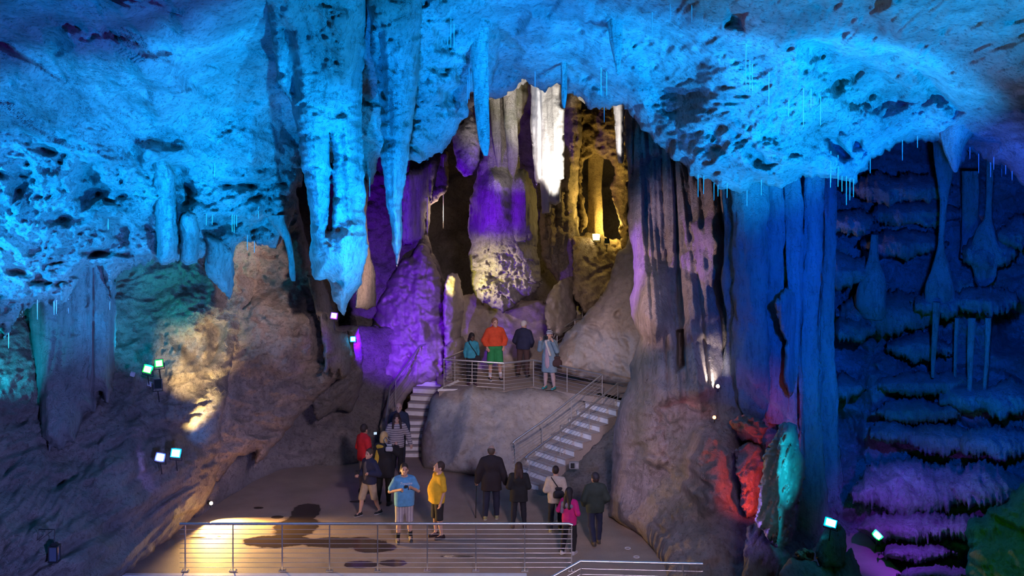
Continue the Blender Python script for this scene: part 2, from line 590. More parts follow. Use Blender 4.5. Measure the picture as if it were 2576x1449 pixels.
def rock(name, c1, c2, c3, speckle=0.5, scale=1.0, streak=0.0, bump=0.9, rough=0.85, green=0.0):
    """limestone: two body colours in patches, dark stain by noise, optional vertical streaks and algae tint"""
    m, nt, b = _nt(name)
    N, L = nt.nodes, nt.links
    geo = N.new('ShaderNodeNewGeometry')
    mp = N.new('ShaderNodeMapping')
    mp.inputs['Scale'].default_value = (scale, scale, scale * (0.22 if streak else 1.0))
    L.new(geo.outputs['Position'], mp.inputs['Vector'])
    def nz(sc, det, ro=0.6, src=None):
        n = N.new('ShaderNodeTexNoise')
        n.inputs['Scale'].default_value = sc
        n.inputs['Detail'].default_value = det
        n.inputs['Roughness'].default_value = ro
        L.new((src or mp).outputs['Vector'] if src is None else src, n.inputs['Vector'])
        return n.outputs['Fac']
    def ramp(fac, p0, p1):
        r = N.new('ShaderNodeMapRange')
        r.inputs['From Min'].default_value = p0
        r.inputs['From Max'].default_value = p1
        L.new(fac, r.inputs['Value'])
        return r.outputs['Result']
    def mix(fac, a, bb):
        x = N.new('ShaderNodeMix')
        x.data_type = 'RGBA'
        for s, v in ((0, fac), (6, a), (7, bb)):
            if isinstance(v, (tuple, list)):
                x.inputs[s].default_value = (*v, 1)
            elif isinstance(v, (int, float)):
                x.inputs[s].default_value = v
            else:
                L.new(v, x.inputs[s])
        return x.outputs[2]
    pos = geo.outputs['Position']
    f1 = ramp(nz(0.9, 5), 0.38, 0.62)
    c = mix(f1, c1, c2)
    f2 = ramp(nz(5.0, 6, 0.7), 0.52, 0.72)
    mu = N.new('ShaderNodeMath'); mu.operation = 'MULTIPLY'
    L.new(f2, mu.inputs[0]); mu.inputs[1].default_value = speckle
    c = mix(mu.outputs[0], c, c3)
    f4 = ramp(nz(13.0, 8, 0.75), 0.52, 0.62)
    m4 = N.new('ShaderNodeMath'); m4.operation = 'MULTIPLY'
    L.new(f4, m4.inputs[0]); m4.inputs[1].default_value = min(1.0, speckle * 0.9)
    c = mix(m4.outputs[0], c, c3)
    if green:
        f3 = ramp(nz(0.55, 4, 0.6, pos), 0.5, 0.66)
        mg = N.new('ShaderNodeMath'); mg.operation = 'MULTIPLY'
        L.new(f3, mg.inputs[0]); mg.inputs[1].default_value = green
        c = mix(mg.outputs[0], c, (0.16, 0.17, 0.05))
    L.new(c, b.inputs['Base Color'])
    b.inputs['Roughness'].default_value = rough
    # relief finer than the mesh
    n1 = nz(5.0, 10, 0.72, pos)
    v = N.new('ShaderNodeTexVoronoi')
    v.inputs['Scale'].default_value = 9.0
    v.inputs['Randomness'].default_value = 1.0
    wn = N.new('ShaderNodeTexNoise'); wn.inputs['Scale'].default_value = 5.0; wn.inputs['Detail'].default_value = 3
    L.new(pos, wn.inputs['Vector'])
    vm = N.new('ShaderNodeVectorMath'); vm.operation = 'ADD'
    L.new(pos, vm.inputs[0]); L.new(wn.outputs['Color'], vm.inputs[1])
    L.new(vm.outputs[0], v.inputs['Vector'])
    pit = ramp(v.outputs['Distance'], 0.0, 0.35)
    ad = N.new('ShaderNodeMath'); ad.operation = 'MULTIPLY_ADD'
    L.new(pit, ad.inputs[0]); ad.inputs[1].default_value = 0.25
    L.new(n1, ad.inputs[2])
    bp = N.new('ShaderNodeBump')
    bp.inputs['Strength'].default_value = bump
    bp.inputs['Distance'].default_value = 0.26
    L.new(ad.outputs[0], bp.inputs['Height'])
    L.new(bp.outputs['Normal'], b.inputs['Normal'])
    return m


def plain(name, col, rough=0.7, metal=0.0, var=0.0, vscale=20.0, bump=0.0, stripes=None):
    m, nt, b = _nt(name)
    N, L = nt.nodes, nt.links
    b.inputs['Roughness'].default_value = rough
    b.inputs['Metallic'].default_value = metal
    n = N.new('ShaderNodeTexNoise')
    n.inputs['Scale'].default_value = vscale
    n.inputs['Detail'].default_value = 4
    tc = N.new('ShaderNodeTexCoord')
    L.new(tc.outputs['Object'], n.inputs['Vector'])
    r = N.new('ShaderNodeMapRange')
    r.inputs['From Min'].default_value = 0.3
    r.inputs['From Max'].default_value = 0.7
    r.inputs['To Min'].default_value = 1 - var
    r.inputs['To Max'].default_value = 1 + var
    L.new(n.outputs['Fac'], r.inputs['Value'])
    mx = N.new('ShaderNodeVectorMath'); mx.operation = 'SCALE'
    mx.inputs[0].default_value = col
    L.new(r.outputs['Result'], mx.inputs['Scale'])
    out = mx.outputs[0]
    if stripes:
        axis, freq, duty, col2 = stripes
        sp = N.new('ShaderNodeSeparateXYZ')
        L.new(tc.outputs['Object'], sp.inputs[0])
        a = N.new('ShaderNodeMath'); a.operation = 'MULTIPLY'; a.inputs[1].default_value = freq
        L.new(sp.outputs[axis], a.inputs[0])
        fr = N.new('ShaderNodeMath'); fr.operation = 'FRACT'
        L.new(a.outputs[0], fr.inputs[0])
        lt = N.new('ShaderNodeMath'); lt.operation = 'LESS_THAN'; lt.inputs[1].default_value = duty
        L.new(fr.outputs[0], lt.inputs[0])
        x = N.new('ShaderNodeMix'); x.data_type = 'RGBA'
        L.new(lt.outputs[0], x.inputs[0]); L.new(out, x.inputs[6]); x.inputs[7].default_value = (*col2, 1)
        out = x.outputs[2]
    L.new(out, b.inputs['Base Color'])
    if bump:
        bp = N.new('ShaderNodeBump')
        bp.inputs['Strength'].default_value = bump
        bp.inputs['Distance'].default_value = 0.02
        L.new(n.outputs['Fac'], bp.inputs['Height'])
        L.new(bp.outputs['Normal'], b.inputs['Normal'])
    return m


def glow(name, col, strength):
    m, nt, b = _nt(name)
    b.inputs['Base Color'].default_value = (*col, 1)
    b.inputs['Emission Color'].default_value = (*col, 1)
    b.inputs['Emission Strength'].default_value = strength
    return m

# ------------------------------------------------------------------ rock materials
M_CEIL = rock('pale_limestone', (0.72, 0.70, 0.66), (0.40, 0.39, 0.37), (0.09, 0.08, 0.08), 0.7)
M_DRIP = rock('dripstone', (0.68, 0.66, 0.62), (0.38, 0.37, 0.35), (0.10, 0.09, 0.08), 0.6, streak=1.0)
M_WARM = rock('warm_limestone', (0.56, 0.43, 0.33), (0.33, 0.27, 0.22), (0.08, 0.06, 0.05), 0.6, green=0.25)
M_WALL = rock('wall_limestone', (0.44, 0.37, 0.32), (0.27, 0.24, 0.22), (0.10, 0.07, 0.06), 0.6, green=0.2)
M_FLUTE = rock('fluted_dripstone', (0.55, 0.45, 0.40), (0.34, 0.28, 0.24), (0.12, 0.09, 0.07), 0.5, streak=1.0, green=0.45)
M_BLUEC = rock('grey_dripstone', (0.50, 0.47, 0.45), (0.32, 0.31, 0.30), (0.10, 0.09, 0.09), 0.45, streak=1.0)
M_ALGAE = rock('algae_dripstone', (0.62, 0.58, 0.52), (0.40, 0.37, 0.33), (0.10, 0.09, 0.07), 0.6, streak=1.0, green=0.7)
M_DARK = rock('dark_flowstone', (0.40, 0.38, 0.36), (0.20, 0.19, 0.18), (0.05, 0.05, 0.04), 0.6, streak=1.0, green=0.35)
M_SMOOTH = rock('smooth_limestone', (0.47, 0.39, 0.33), (0.34, 0.29, 0.25), (0.16, 0.12, 0.10), 0.35, bump=0.3, green=0.2)
M_WHITE = rock('white_calcite', (0.86, 0.84, 0.80), (0.72, 0.69, 0.65), (0.45, 0.40, 0.36), 0.3, streak=1.0, bump=0.3)
M_OCHRE = rock('ochre_limestone', (0.60, 0.46, 0.28), (0.36, 0.26, 0.15), (0.10, 0.06, 0.04), 0.6)
M_MOUND = rock('mound_limestone', (0.42, 0.36, 0.30), (0.28, 0.25, 0.23), (0.13, 0.10, 0.08), 0.45, bump=0.35)

# ------------------------------------------------------------------ the cave shell
# deep back of the cave behind the lit chambers
mass('wall_back', [(700, -150), (1750, -150), (1750, 1120), (700, 1120)],
     [(700, 200, 45), (1750, 200, 47), (1200, 500, 47), (1150, 900, 43), (900, 1050, 41), (1600, 900, 42), (1500, 500, 50)], M_WALL,
     pocked(0.7, 1.5, 3.0), step=7, edge=None, lip=(20, 0.1), back=0, kind='structure')

# great blue vault on the left: tilted slabs above, pocked drapery below
A_POLY = [(-260, -220), (1010, -220), (1010, 380), (958, 402), (942, 468), (926, 470), (900, 420), (800, 400), (770, 392), (760, 430), (752, 500), (740, 530), (736, 575), (722, 606), (690, 628), (650, 618),
          (605, 612), (590, 640), (588, 720), (577, 756), (560, 735), (525, 695), (500, 668), (470, 652), (430, 668), (395, 660), (340, 672), (310, 690),
          (292, 705), (280, 757), (264, 722), (246, 678), (215, 680), (190, 722), (168, 760), (140, 768), (100, 764), (60, 782), (42, 800), (30, 835),
          (15, 852), (0, 830), (-260, 830)]
mass('ceiling_left', A_POLY,
     [(-200, 800, 22.5), (0, 760, 23), (0, 400, 21.8), (0, 200, 20.0), (0, 0, 17), (300, 700, 24), (300, 400, 22.5), (300, 200, 20.5), (300, 0, 17.5), (600, 640, 25),
      (600, 400, 24.4), (600, 200, 22.8), (650, 0, 19.5), (900, 100, 22.6), (900, 300, 25), (960, 400, 25.6)], M_CEIL,
     lambda X, Z: (lambda w: slabs(0.42, 1.0, 1.0)(X, Z) * w + pocked(0.52, 0.8, 5.0)(X, Z) * (1 - w))(sst(8.2, 10.0, Z + 0.25 * X + 1.5)),
     step=3, edge=(7, 34), drip=(14, 22), lip=(34, 0.9), back=1.6, kind='structure', seed=1.0,
     bumps=[([(150, 62), (330, 85), (450, 150), (500, 235), (470, 285), (400, 318), (330, 268), (235, 205), (140, 150)], 0.75, 46),
            ([(330, 150), (480, 200), (560, 260), (540, 330), (470, 360), (390, 318)], 0.35, 40),
            ([(-100, -100), (360, -100), (420, 30), (250, 80), (60, 40), (-100, 20)], 0.6, 50),
            ([(430, -60), (640, -60), (640, 60), (560, 150), (470, 200), (400, 100)], 0.45, 60),
            ([(-60, 100), (60, 120), (200, 300), (330, 420), (250, 430), (100, 300), (-60, 230)], 0.35, 40),
            ([(330, 355), (470, 360), (500, 400), (420, 410), (360, 420)], 0.5, 26),
            ([(500, 320), (640, 290), (700, 380), (640, 440), (540, 400)], 0.45, 40),
            ([(200, 400), (260, 420), (275, 520), (190, 540), (170, 450)], -0.8, 40),
            ([(420, 405), (455, 420), (500, 490), (470, 500), (440, 450)], -0.7, 24),
            ([(500, 540), (680, 545), (690, 590), (520, 590)], -0.6, 26),
            ([(540, 455), (720, 445), (730, 475), (560, 480)], -0.45, 20),
            ([(265, 545), (330, 560), (330, 620), (270, 630)], -0.6, 30)])

# roof over the middle and the great overhang on the right
F_POLY = [(1140, -220), (1140, 150), (1180, 235), (1230, 246), (1262, 240), (1298, 222), (1315, 203), (1342, 214), (1372, 226), (1404, 206), (1412, 240),
          (1418, 272), (1426, 238), (1442, 234), (1466, 250), (1480, 280), (1522, 278), (1565, 262), (1575, 276), (1596, 298), (1622, 330), (1640, 348),
          (1664, 372), (1687, 408), (1712, 403), (1732, 438), (1746, 450), (1784, 452), (1812, 484), (1830, 474), (1866, 494), (1902, 460), (1957, 476),
          (2020, 447), (2083, 449), (2150, 464), (2166, 440), (2189, 428), (2188, 410), (2228, 378), (2270, 364), (2316, 355), (2378, 363), (2386, 406),
          (2398, 432), (2420, 414), (2440, 378), (2470, 396), (2494, 420), (2532, 420), (2576, 474), (2836, 600), (2836, -220)]
mass('ceiling_right', F_POLY,
     [(1200, 230, 27.5), (1400, 215, 28), (1560, 265, 27.5), (1400, 0, 22), (1200, 0, 21.8), (1690, 400, 26), (1870, 490, 24.8), (1870, 250, 23), (1870, 0, 19),
      (2150, 460, 25.2), (2300, 360, 25.6), (2150, 200, 22.3), (2300, 0, 18.6), (2576, 470, 24.8), (2576, 200, 21.2), (2576, 0, 18), (2830, 550, 24), (2830, 0, 17)],
     M_CEIL, lambda X, Z: pocked(0.36, 1.0, 11.0)(X, Z) + slabs(0.12, 1.3, 4.0)(X, Z), step=3, edge=(7, 36), drip=(9, 18), lip=(42, 1.1), back=1.8, kind='structure', seed=2.0,
     bumps=[([(2000, 95), (2060, 85), (2180, 130), (2280, 215), (2290, 270), (2220, 300), (2130, 280), (2080, 220), (2010, 140)], -0.7, 34),
            ([(1660, 60), (1720, 70), (1790, 130), (1800, 260), (1700, 330), (1600, 230), (1590, 150)], -0.55, 50),
            ([(2180, -60), (2836, -60), (2836, 260), (2560, 290), (2400, 260), (2280, 190), (2200, 60)], 0.9, 60),
            ([(2290, 160), (2360, 190), (2440, 290), (2400, 300), (2330, 240)], -0.8, 30),
            ([(2068, 335), (2110, 340), (2150, 400), (2120, 410), (2080, 375)], -1.1, 18),
            ([(2140, 345), (2170, 345), (2175, 378), (2145, 380)], -0.9, 14),
            ([(1430, -30), (1560, 60), (1660, 190), (1640, 320), (1560, 250), (1450, 150)], 0.55, 50),
            ([(1705, 375), (1840, 360), (1850, 440), (1760, 440)], 0.35, 40),
            ([(1330, 10), (1400, 40), (1420, 140), (1330, 180), (1290, 90)], 0.5, 40),
            ([(1830, 20), (1880, 30), (1870, 75), (1820, 70)], -0.7, 20),
            ([(1230, 150), (1310, 120), (1320, 190), (1250, 230)], -0.6, 28)])

# roof of the back chamber, from which the white drapery and the middle column hang
mass('ceiling_back', [(1080, -160), (1660, -160), (1625, 240), (1570, 262), (1525, 275), (1480, 272), (1440, 236), (1405, 212), (1330, 206), (1285, 238), (1230, 252), (1190, 262), (1165, 300), (1140, 340), (1080, 380)],
     [(1100, 300, 37.2), (1300, 200, 36.8), (1560, 250, 35.2), (1300, -100, 34), (1640, -100, 33), (1440, 230, 37)], M_CEIL, pocked(0.3, 0.7, 35.0), step=4, edge=(6, 22), drip=(6, 12), lip=(40, 0.9), back=3.0, kind='structure', seed=50.0)

# left wall below the vault
mass('wall_left', [(-260, 560), (640, 560), (640, 760), (600, 860), (575, 960), (560, 1050), (565, 1130), (545, 1215), (525, 1255), (492, 1292), (452, 1332), (400, 1376),
                   (345, 1420), (285, 1462), (250, 1640), (-260, 1640)],
     [(-200, 800, 24), (0, 800, 25), (0, 1200, 22.8), (0, 1449, 21), (300, 1449, 23.2), (300, 1200, 24.6), (300, 1000, 26), (300, 750, 27.2), (530, 1000, 27.4),
      (530, 1250, 28.6), (480, 700, 28.4), (430, 1130, 26.6), (600, 620, 29)], M_WALL,
     lambda X, Z: pocked(0.30, 0.9, 21.0)(X, Z) + (0.8 * flutes(0.14, 0.3, 3.0, 0.2)(X, Z) + 0.7 * shelves(0.45, 1.1, 13.0, 0.3, 0.25)(X, Z)) * sst(5.2, 3.5, Z), step=3, edge=(5, 40), lip=(40, 0.7), back=1.0, kind='structure', seed=3.0,
     bumps=[([(430, 740), (560, 700), (560, 780), (500, 860), (440, 850), (400, 800)], 0.5, 40),
            ([(420, 850), (480, 880), (520, 960), (520, 1060), (480, 1100), (410, 1060), (400, 950)], 0.45, 36),
            ([(520, 800), (575, 810), (555, 900), (520, 930)], -0.4, 24),
            ([(300, 1040), (400, 1080), (540, 1140), (530, 1230), (430, 1300), (300, 1330), (200, 1250)], 0.45, 60),
            ([(0, 1310), (240, 1290), (300, 1380), (200, 1449), (0, 1449)], 0.35, 50),
            ([(90, 1100), (220, 1090), (240, 1180), (110, 1180)], -0.4, 40)])

# dark recess under the overhang of the middle rock, meeting the floor
mass('wall_recess', [(520, 820), (1010, 820), (1010, 1130), (960, 1150), (905, 1172), (800, 1186), (715, 1182), (660, 1205), (600, 1240), (545, 1275), (490, 1310), (470, 1280)],
     [(490, 1310, 27.9), (545, 1270, 29.0), (640, 1215, 30.9), (715, 1182, 32.1), (905, 1168, 32.7), (990, 1130, 34.3), (700, 1000, 33.3), (900, 950, 35), (560, 900, 31.5), (560, 1150, 29.6)],
     M_WALL, pocked(0.22, 1.0, 31.0), step=4, edge=(4, 30), lip=(30, 0.3), back=0.8, kind='structure', seed=4.0, fade=30)

# middle-left crag: warm rock leaning out over the floor
mass('wall_crag', [(575, 560), (745, 480), (752, 520), (762, 570), (776, 620), (784, 690), (806, 704), (822, 730), (832, 800), (862, 830), (886, 850), (892, 900), (886, 925),
                   (868, 948), (846, 955), (820, 985), (786, 1016), (742, 1058), (702, 1108), (668, 1148), (640, 1176), (648, 1130), (600, 1150), (552, 1215), (520, 1200), (525, 1050), (548, 920), (560, 800)],
     [(600, 650, 28.6), (745, 520, 29.2), (600, 1000, 28.4), (640, 1170, 29.3), (885, 890, 30.6), (800, 800, 30), (540, 1200, 28.7), (540, 900, 28.2)], M_WARM,
     lambda X, Z: pocked(0.30, 0.85, 41.0)(X, Z) + 0.7 * flutes(0.1, 0.45, 5.0, 0.1)(X, Z), step=3, edge=(5, 30), lip=(30, 0.7), back=1.6, kind='structure', seed=5.0,
     bumps=[([(600, 760), (720, 720), (800, 790), (820, 900), (720, 960), (620, 930)], 0.45, 60),
            ([(600, 690), (740, 705), (720, 740), (610, 770)], -0.45, 26),
            ([(580, 930), (660, 900), (700, 1000), (640, 1080), (580, 1040)], -0.35, 40)])

# purple wall at the foot of the far stairs
mass('wall_purple', [(880, 380), (1125, 380), (1128, 470), (1085, 520), (1075, 600), (1120, 700), (1150, 800), (1165, 900), (1150, 960), (1060, 985), (985, 1000), (960, 1130), (880, 1130)],
     [(900, 450, 40), (1100, 450, 41), (900, 700, 39), (1000, 900, 38.2), (1150, 900, 37.5), (930, 1040, 38.4), (1050, 980, 37.5)], M_WALL,
     lambda X, Z: pocked(0.34, 0.9, 51.0)(X, Z) + flutes(0.12, 0.4, 7.0, 0.2)(X, Z), step=4, edge=(5, 30), lip=(24, 0.6), back=1.5, kind='structure', seed=6.0)

# slope and low wall behind the viewing platform
mass('wall_platform', [(1080, 735), (1200, 740), (1380, 760), (1480, 740), (1620, 700), (1640, 1000), (1080, 1000)],
     [(1080, 960, 36.2), (1250, 950, 36.2), (1600, 960, 35.8), (1100, 740, 40.5), (1400, 740, 40.5), (1620, 700, 40)], M_SMOOTH,
     pocked(0.22, 0.9, 61.0), step=4, edge=(8, 30), lip=(24, 0.4), back=1.0, kind='structure', seed=7.0)

# far right wall: tiers of flowstone
mass('wall_right', [(1800, 300), (2836, 300), (2836, 1640), (1850, 1640), (1830, 1200)],
     [(1850, 400, 31.5), (2100, 400, 33), (2300, 700, 31.5), (2100, 900, 30.5), (2300, 1000, 30), (2300, 1250, 28.2), (2300, 1449, 26), (1950, 1300, 27), (1950, 1449, 25.2), (2576, 1449, 24.5),
      (2576, 1000, 29), (2576, 700, 30.5), (2830, 900, 28)], M_DARK, lambda X, Z: shelves(0.6, 0.95, 2.0, 0.22, 0.3)(X, Z) + 0.6 * pocked(0.4, 0.7, 9.0)(X, Z),
     step=3, edge=None, lip=(20, 0.1), back=0, kind='structure', seed=8.0,
     bumps=[([(2150, 910), (2260, 880), (2330, 930), (2290, 980), (2210, 1040), (2150, 1000)], 0.8, 50),
            ([(2490, 770), (2620, 760), (2620, 900), (2500, 890)], -2.0, 40),
            ([(2090, 1010), (2160, 1030), (2180, 1150), (2110, 1190), (2070, 1100)], -1.0, 40)])

# fluted right wall, pink dripstone curtains down to the floor
mass('wall_fluted', [(1568, 200), (1572, 290), (1576, 400), (1582, 470), (1578, 560), (1588, 620), (1596, 715), (1582, 752), (1592, 800), (1610, 848), (1597, 893), (1584, 920), (1588, 955),
                     (1566, 1000), (1549, 1068), (1540, 1125), (1542, 1186), (1530, 1300), (1558, 1322), (1612, 1346), (1642, 1386), (1664, 1422), (1672, 1640), (1990, 1640), (1960, 1200), (1960, 200)],
     [(1580, 300, 30.5), (1580, 700, 29.2), (1550, 1150, 27.8), (1540, 1310, 27.3), (1640, 1390, 25.4), (1700, 1449, 23.9), (1800, 300, 30.5), (1800, 700, 28.6), (1780, 950, 27), (1800, 1200, 25.8),
      (1940, 900, 28), (1940, 1400, 25)], M_FLUTE,
     lambda X, Z: (lambda w: (1.15 * flutes(0.34, 0.34, 2.0, 0.25)(X, Z) + 0.75 * shelves(0.5, 2.0, 5.0, 0.2)(X, Z)) * w + pocked(0.22, 0.8, 71.0)(X, Z) * (1 - w))(sst(2.4, 3.6, Z)),
     step=3, edge=(4, 40), lip=(40, 1.0), back=1.0, kind='structure', seed=9.0,
     bumps=[([(1735, 560), (1800, 540), (1835, 600), (1830, 700), (1790, 720), (1740, 690)], 0.6, 36),
            ([(1600, 665), (1690, 660), (1705, 720), (1690, 830), (1640, 860), (1600, 790)], 0.5, 34),
            ([(1710, 690), (1810, 670), (1815, 800), (1730, 820)], 0.4, 30),
            ([(1700, 830), (1720, 830), (1725, 920), (1700, 940)], -1.0, 12),
            ([(1740, 1080), (1820, 1050), (1850, 1130), (1850, 1280), (1770, 1300), (1715, 1230), (1712, 1150)], 0.7, 50),
            ([(1560, 1000), (1690, 980), (1720, 1080), (1700, 1200), (1560, 1190)], 0.35, 50),
            ([(1640, 960), (1800, 960), (1790, 1010), (1650, 1020)], 0.35, 26),
            ([(1850, 1100), (1915, 1085), (1925, 1295), (1870, 1300), (1850, 1200)], -0.9, 20)])

# ------------------------------------------------------------------ hanging stalactites of the blue vault
G_ST = 'stalactites hanging from the blue vault'
mass('stalactite', [(640, -220), (652, -60), (664, 0), (680, 60), (690, 150), (698, 205), (715, 232), (735, 272), (748, 330), (756, 400), (768, 470), (779, 545), (782, 600),
                    (776, 636), (781, 676), (790, 706), (807, 706), (822, 702), (836, 728), (838, 754), (850, 781), (866, 796), (874, 770), (884, 752), (897, 732), (909, 710), (914, 684),
                    (922, 648), (928, 617), (921, 587), (917, 540), (920, 480), (914, 430), (912, 350), (913, 200), (919, 90), (919, 0), (924, -220)],
     [(780, 0, 19.0), (790, 300, 20.6), (850, 500, 21.4), (870, 780, 22.6), (760, 150, 20.2), (915, 300, 21.4), (785, 640, 22.4)], M_DRIP,
     lambda X, Z: 0.9 * flutes(0.16, 0.42, 12.0, 0.28)(X, Z) + pocked(0.16, 0.6, 13.0)(X, Z), step=3, edge=(4, 26), lip=(62, 1.1), back=1.3, seed=11.0,
     holes=[[(829, 335), (833, 340), (836, 440), (838, 500), (834, 578), (825, 580), (829, 500), (832, 440)]],
     bumps=[([(700, 60), (750, 70), (760, 250), (735, 260), (705, 180)], -0.5, 24), ([(850, 430), (920, 470), (918, 560), (845, 590), (838, 500)], -0.3, 24),
            ([(800, 20), (905, 20), (905, 260), (820, 200)], 0.35, 40)],
     label='giant blue stalactite, the widest one, its split lower end above the violet lamp', cat='stalactite', group=G_ST)
mass('stalactite', [(912, -220), (921, 0), (932, 63), (930, 100), (933, 140), (945, 175), (948, 220), (960, 268), (956, 315), (964, 357), (956, 383), (960, 415), (967, 455), (970, 502),
                    (979, 540), (986, 580), (984, 613), (994, 642), (998, 673), (1003, 646), (1010, 623), (1012, 580), (1010, 522), (1018, 459), (1027, 412), (1031, 365), (1040, 300),
                    (1052, 200), (1060, 60), (1070, -220)],
     [(990, 0, 20.4), (990, 300, 21.6), (998, 660, 22.8), (940, 200, 21.4), (1050, 150, 21.2)], M_DRIP,
     lambda X, Z: 0.9 * flutes(0.16, 0.36, 22.0, 0.2)(X, Z) + pocked(0.12, 0.6, 23.0)(X, Z), step=3, edge=(3, 22), lip=(46, 0.9), back=1.0, seed=12.0,
     bumps=[([(935, 60), (975, 70), (975, 260), (950, 240)], -0.4, 20)],
     label='long tapering blue stalactite with a thin tip over the purple wall', cat='stalactite', group=G_ST)
# lumpy blue rock between the stalactites
mass('ceiling_middle', [(1020, -220), (1030, 100), (1028, 300), (1024, 408), (1036, 404), (1052, 413), (1082, 398), (1110, 386), (1132, 364), (1150, 330), (1160, 315), (1172, 300), (1176, 280), (1170, 255),
                        (1185, 235), (1215, 225), (1240, 215), (1260, 120), (1260, -220)],
     [(1050, 0, 21), (1050, 380, 24.2), (1150, 300, 24.8), (1150, 0, 21.2), (1250, 200, 25.5)], M_CEIL,
     lambda X, Z: pocked(0.32, 0.7, 33.0)(X, Z) + 0.8 * flutes(0.14, 0.4, 9.0, 0.2)(X, Z), step=3, edge=(5, 26), drip=(6, 14), lip=(36, 0.9), back=1.3, kind='structure', seed=13.0,
     bumps=[([(1060, 170), (1110, 150), (1150, 210), (1130, 290), (1060, 260)], 0.4, 40), ([(1090, 60), (1150, 80), (1140, 140), (1090, 130)], -0.5, 20),
            ([(1100, 215), (1160, 215), (1150, 270), (1110, 270)], -0.5, 20)])
spire('stalactite', [(1204, 60, 26), (1207, 140, 22), (1210, 220, 20), (1214, 300, 17), (1219, 360, 13), (1222, 392, 5)], 23.2, M_DRIP, 'slim smooth blue stalactite shaped like a blade, in front of the purple drapery', group=G_ST, flute=0.05, rough=0.06, seed=2.0, depth=0.8)
spire('stalactite', [(1419, 150, 9), (1419, 200, 8), (1419, 240, 7), (1419, 272, 3)], 26.5, M_DRIP, 'short thin blue stalactite beside the white drapery', group=G_ST, seed=3.0)
spire('stalactite', [(1545, 40, 20), (1549, 100, 16), (1553, 150, 9), (1555, 190, 3)], 22.6, M_DRIP, 'small pointed blue stalactite high above the fluted wall', group=G_ST, seed=4.0)
spire('stalactite', [(698, 540, 26), (700, 560, 20), (722, 600, 10), (731, 640, 8), (735, 690, 8), (738, 707, 5)], 25.2, M_DRIP, 'thin turquoise stalactite hanging in front of the pale crag', group=G_ST, seed=5.0)
spire('stalactite', [(2440, 200, 40), (2415, 300, 44), (2400, 370, 26), (2402, 420, 10), (2404, 434, 3)], 24.4, M_DRIP, 'short blue stalactite at the rim of the dark alcove', group=G_ST, seed=6.0)
mass('dripstone_column', [(380, 370), (392, 388), (420, 398), (440, 440), (446, 520), (448, 600), (446, 650), (424, 662), (404, 664), (396, 650), (390, 560), (382, 480)],
     [(414, 400, 22.6), (416, 650, 23.0), (385, 500, 23.2), (446, 500, 23.2)], M_DRIP, lambda X, Z: 0.5 * flutes(0.12, 0.2, 15.0, 0.05)(X, Z) + pocked(0.06, 0.4, 16.0)(X, Z), step=3, edge=(3, 20), lip=(24, 0.5), back=0.4, seed=47.0,
     label='tall teal dripstone column built into the blue wall', cat='column', group='dripstone pair in the blue wall')
mass('dripstone_column', [(450, 560), (462, 536), (476, 530), (492, 540), (501, 570), (502, 640), (496, 660), (472, 666), (452, 658)],
     [(476, 540, 23.0), (476, 650, 23.4), (450, 600, 23.5), (502, 600, 23.5)], M_DRIP, lambda X, Z: 0.5 * flutes(0.12, 0.14, 17.0, 0.05)(X, Z) + pocked(0.05, 0.4, 18.0)(X, Z), step=3, edge=(3, 18), lip=(20, 0.45), back=0.4, seed=48.0,
     label='short teal dripstone stump beside the tall teal column', cat='column', group='dripstone pair in the blue wall')
mass('stalactite', [(514, 590), (560, 600), (588, 640), (590, 720), (580, 758), (566, 742), (540, 715), (516, 690)], [(550, 600, 24.2), (578, 755, 24.8), (520, 690, 24.4)], M_DRIP,
     flutes(0.10, 0.3, 31.0, 0.1), step=3, edge=(3, 20), drip=(4, 12), lip=(30, 0.5), back=0.5, seed=14.0, label='broad blue drip curtain ending in a point above the yellow lit rock', cat='stalactite', group=G_ST)

# broken column hanging in front of the left wall
mass('broken_column', [(62, 640), (68, 730), (72, 800), (80, 870), (88, 950), (96, 1030), (104, 1104), (118, 1112), (122, 1150), (132, 1126), (158, 1132), (170, 1112), (188, 1118), (200, 1085),
                       (212, 1040), (218, 1036), (240, 1038), (248, 988), (256, 984), (262, 1012), (272, 1018), (284, 982), (290, 900), (293, 700), (290, 600), (180, 600)],
     [(180, 700, 24.1), (180, 1100, 23.3), (70, 800, 24.3), (285, 800, 24.5), (240, 1000, 24.2)], M_BLUEC,
     lambda X, Z: 0.75 * flutes(0.14, 0.3, 41.0, 0.1)(X, Z) + pocked(0.05, 0.4, 43.0)(X, Z), step=3, edge=(2.5, 24), drip=(4, 14), lip=(56, 0.8), back=0.5, seed=15.0,
     holes=[[(240, 985), (250, 985), (252, 1010), (262, 1013), (264, 1018), (246, 1018)]],
     bumps=[([(232, 600), (238, 600), (236, 1040), (228, 1040)], -0.25, 6), ([(70, 700), (150, 700), (150, 1120), (100, 1120)], 0.15, 40)],
     label='massive grey violet hanging column broken off above the dark wall lantern', cat='column')

